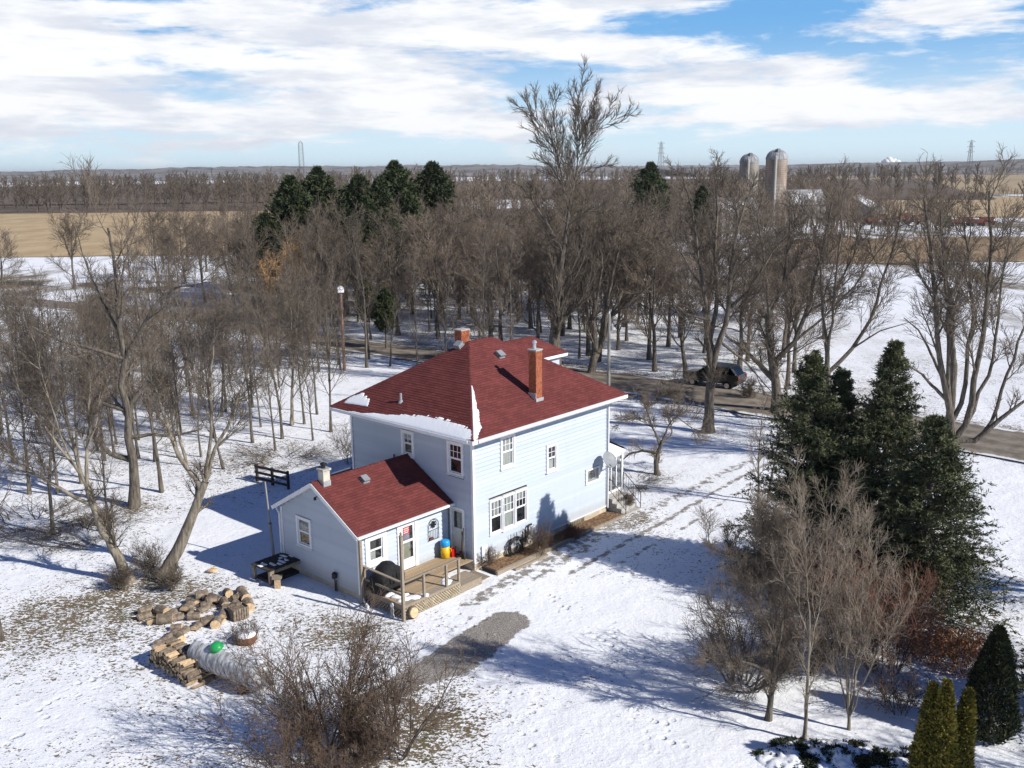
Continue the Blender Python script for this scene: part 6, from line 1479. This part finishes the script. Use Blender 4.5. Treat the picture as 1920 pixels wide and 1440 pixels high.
def implement(x, y, rz, k):
    e = empty('farm_implement', (x, y, 0), rz, 'rusty red farm implement parked in the snow by the machine shed', 'implement', 'parked farm implements')
    m_ = MB(); m_.bar((-2.6, 0, .9), (2.6, 0, .9), .3); m_.bar((-2, -1, .8), (-2, 1, .8), .25); m_.bar((1.5, -1, .8), (1.5, 1, .8), .25); m_.bar((2.6, 0, .9), (4.0, 0, .5), .18); m_.build('frame', 'wall_red', e)
    m_ = MB(); m_.prism([(-1.8, 1.0), (1.4, 1.0), (1.8, 1.9 + .3 * (k % 2)), (-2.1, 1.9 + .3 * (k % 2))], 'y', -.9, .9); m_.build('hopper', 'wall_red', e)
    for sx in (-1.6, 1.4):
        for s_ in (-1, 1): MB().lathe([(.1, -.13), (.55, -.13), (.55, .13), (.1, .13)], 12, (sx, s_ * 1.15, .5), 'y').build('wheel', 'rubber', e)
for k in range(9):
    p = gp(1632 + 13 * k, 421 - (k % 3) * 4); implement(p[0], p[1], R(random.uniform(-25, 25)), k)
for k in range(4):
    p = gp(1790 + 20 * k, 424 - (k % 2) * 3); implement(p[0], p[1], R(random.uniform(-25, 25)), k)
p = gp(1766, 428); e = empty('feed_wagon', (p[0], p[1], 0), .4, 'dark green feed wagon standing among the rusty implements', 'wagon')
m = MB(); m.prism([(-1.7, .9), (1.7, .9), (1.9, 3.4), (-1.9, 3.4)], 'y', -1.3, 1.3); m.build('box', 'cedar_dark', e); MB().bar((-1.9, 0, .75), (3.2, 0, .7), .25).build('drawbar', 'rust', e)
for sx in (-1.2, 1.2):
    for s_ in (-1, 1): MB().lathe([(.1, -.13), (.5, -.13), (.5, .13), (.1, .13)], 12, (sx, s_ * 1.1, .5), 'y').build('wheel', 'rubber', e)
def tower(u, vt, Y, wb, wt, label, arms):
    p = at(u, vt, Y); h = p[2]; e = empty('lattice_tower', (p[0], Y, 0), .4, label, 'tower'); m_ = MB(); n = 12
    for sx in (-1, 1):
        for sy in (-1, 1):
            m_.bar((sx * wb, sy * wb, -2), (sx * wt, sy * wt, h * .94), .36); m_.bar((sx * wt, sy * wt, h * .94), (0, 0, h), .3)
    m_.build('leg_frame', 'steel_tower', e); m_ = MB()
    for k in range(n):
        f0, f1 = k / n * .94, (k + 1) / n * .94; a0_, a1_ = wb + (wt - wb) * k / n, wb + (wt - wb) * (k + 1) / n
        for sx, sy, tx, ty in ((-1, -1, 1, -1), (1, -1, 1, 1), (1, 1, -1, 1), (-1, 1, -1, -1)): m_.bar((sx * a0_, sy * a0_, h * f0), (tx * a1_, ty * a1_, h * f1), .2); m_.bar((sx * a1_, sy * a1_, h * f1), (tx * a1_, ty * a1_, h * f1), .18)
    m_.build('bracing', 'steel_tower', e)
    for k in range(arms):
        z = h * (.95 - .13 * k); m_ = MB(); m_.bar((-7, 0, z), (7, 0, z), .3); m_.bar((-7, 0, z), (0, 0, z + 2.2), .2); m_.bar((7, 0, z), (0, 0, z + 2.2), .2); m_.build('crossarm', 'steel_tower', e)
tower(563, 264, 1350, 3.4, 2.6, 'straight narrow lattice mast standing above the far wood', 0)
tower(1240, 265, 1500, 5, 1.4, 'pale power pylon on the skyline beside the silos', 3)
tower(1822, 262, 1250, 3.2, .9, 'tall thin power pylon rising from the far golden field', 3)

# ------------------------------------------------------------------ far woods (reads as one mass) and hills
def low_tree(seed, thick):
    rg = np.random.default_rng(seed); st, sr = trunk_line(rg, 11.5, .20, 4, .04)
    out = branch_tree(rg, st, sr, [dict(m=12, t0=.18, t1=1, ang=(.4, .9), lr=(.3, .5), rr=.4, n=2, wig=.1, up=.12, tap=.3, rmin=thick * 1.3), dict(m=7, t0=.15, t1=1, ang=(.4, .9), lr=(.4, .8), rr=.5, n=1, wig=.1, up=.05, tap=.3, rmin=thick)])
    return tubes([(p_, r__, 3) for p_, r__ in out])
def wood_mass(name, label, spots, thick, mat, seed, smin=.8, smax=1.35):
    rg = np.random.default_rng(seed); pr_ = [low_tree(seed * 7 + i, thick) for i in range(3)]; VV, FF, off = [], [], 0
    for k, (x, y) in enumerate(spots):
        V, F = pr_[k % 3]; a = rg.random() * 6.28; s_ = rg.uniform(smin, smax); c, sn = math.cos(a) * s_, math.sin(a) * s_
        W_ = np.stack([V[:, 0] * c - V[:, 1] * sn + x, V[:, 0] * sn + V[:, 1] * c + y, V[:, 2] * s_ + float(gz(x, y)) - .3], 1); VV.append(W_); FF.append(F + off); off += len(V)
    o = obj(name, np_mesh(name, np.concatenate(VV), np.concatenate(FF), mat)); return tag(o, label, 'woods', kind='stuff')
def spots_in(poly, n, seed):
    rg = np.random.default_rng(seed); xs = [p_[0] for p_ in poly]; ys = [p_[1] for p_ in poly]; o = []
    while len(o) < n:
        x = rg.uniform(min(xs), max(xs), 400); y = rg.uniform(min(ys), max(ys), 400); k = in_poly(x, y, poly); o += list(zip(x[k], y[k]))
    return o[:n]
wood_mass('far_wood', 'brown leafless wood bordering the golden corn field', spots_in([(-560, 470), (-70, 425), (-20, 440), (-30, 560), (-640, 600)], 620, 1), .085, 'twig_far', 3, 1.0, 1.45)
wood_mass('far_wood', 'deep brown wood spreading beyond the bare roadside trees', spots_in([(-70, 215), (60, 250), (140, 420), (-70, 420)], 380, 2), .06, 'twig_far', 4)
wood_mass('far_wood', 'distant band of woods reaching toward the skyline', spots_in([(-900, 620), (260, 480), (420, 900), (600, 1500), (-1200, 1500)], 900, 3), .16, 'twig_far', 5, 1.0, 1.5)
wood_mass('far_wood', 'distant hedgerow woods beyond the pale upland fields', spots_in([(160, 470), (200, 500), (330, 1000), (1400, 1650), (2200, 2600), (600, 2600), (260, 1100)], 460, 4), .13, 'twig_far', 6, .9, 1.5)
wood_mass('farm_copse', 'reddish-brown copse around the silos and barns', spots_in([(38, 205), (85, 215), (125, 262), (125, 345), (55, 360)], 260, 5), .05, 'twig_far', 7, .7, 1.05)
wood_mass('far_hedge', 'dark scrub hedge along the snow strip between the stubble fields', spots_in([(200, 575), (300, 560), (312, 585), (205, 602)], 60, 6), .09, 'twig_dark', 8, .3, .6)
noisy('litter', (.085, .062, .045), (.15, .115, .085), .05, rough=1.0, detail=8, bstr=0)
sheet('woodland_floor', [(-660, 468), (-66, 424), (-20, 580), (-760, 620)], 'litter', .15, 50, 30)
sheet('woodland_floor', [(-1000, 640), (250, 500), (640, 1560), (-1300, 1560)], 'litter', .6, 70, 50)
sheet('woodland_floor', [(-60, 225), (50, 250), (135, 415), (-68, 415)], 'litter', .12, 50, 50)
def hills(Y, h0, h1, seed, x0, x1, n=500):
    rg = np.random.default_rng(seed); xs = np.linspace(x0, x1, n); zt = h0 + (h1 - h0) * vnoise(xs, xs * 0, (x1 - x0) / 9, seed) + 7 * vnoise(xs, xs * 0 + 3, 160, seed) + 5 * rg.random(n)
    V = []
    for f, zf, dy in ((0, 0, -900), (1, .55, -350), (2, 1, 0), (3, .9, 300), (4, 0, 1500)): V.append(np.stack([xs, np.full(n, Y + dy) + 60 * vnoise(xs, xs * 0 + f, 300, seed), np.where(zf > 0, zt * zf, -2)], 1))
    V = np.concatenate(V); i = np.arange(5 * n).reshape(5, n)
    tag(obj('hills', np_mesh('hills', V, np.stack([i[:-1, :-1], i[:-1, 1:], i[1:, 1:], i[1:, :-1]], -1).reshape(-1, 4), 'hill_wood', True)), kind='structure')
hills(3300, 10, 30, 2, -3200, 3200); hills(6200, 24, 55, 5, -6000, 6000); hills(2300, 8, 20, 8, 350, 2600, 300)
p = at(1665, 298, 4200); e = empty('steam_plume', (p[0], 4200, 10), 0, 'small white steam plume on the horizon beyond the pale fields', 'steam')
rg = np.random.default_rng(4)
m = MB()
for k in range(26):
    r_ = rg.uniform(8, 15); x = rg.uniform(-44, 44); z = 14 + rg.uniform(0, 20) * max(0, 1 - abs(x - 8) / 50); m.lathe([(r_ * math.cos(t_), r_ * math.sin(t_)) for t_ in np.linspace(-1.4, 1.55, 12)], 20, (x, rg.uniform(-15, 15), z))
m.build('puffs', 'steam', e, True)
e['kind'] = 'stuff'

# ------------------------------------------------------------------ haze
m, t = newmat('haze'); v_ = t.n('ShaderNodeVolumePrincipled', {'Color': (.93, .96, 1.0, 1), 'Density': .00007, 'Anisotropy': .2}); t.n('ShaderNodeOutputMaterial', {'Volume': v_.outputs[0]})
tag(MB().box(-14400, 14400, -900, 14400, -4, 90).build('haze', 'haze'), 'thin pale winter haze over the fields', 'haze', kind='stuff')
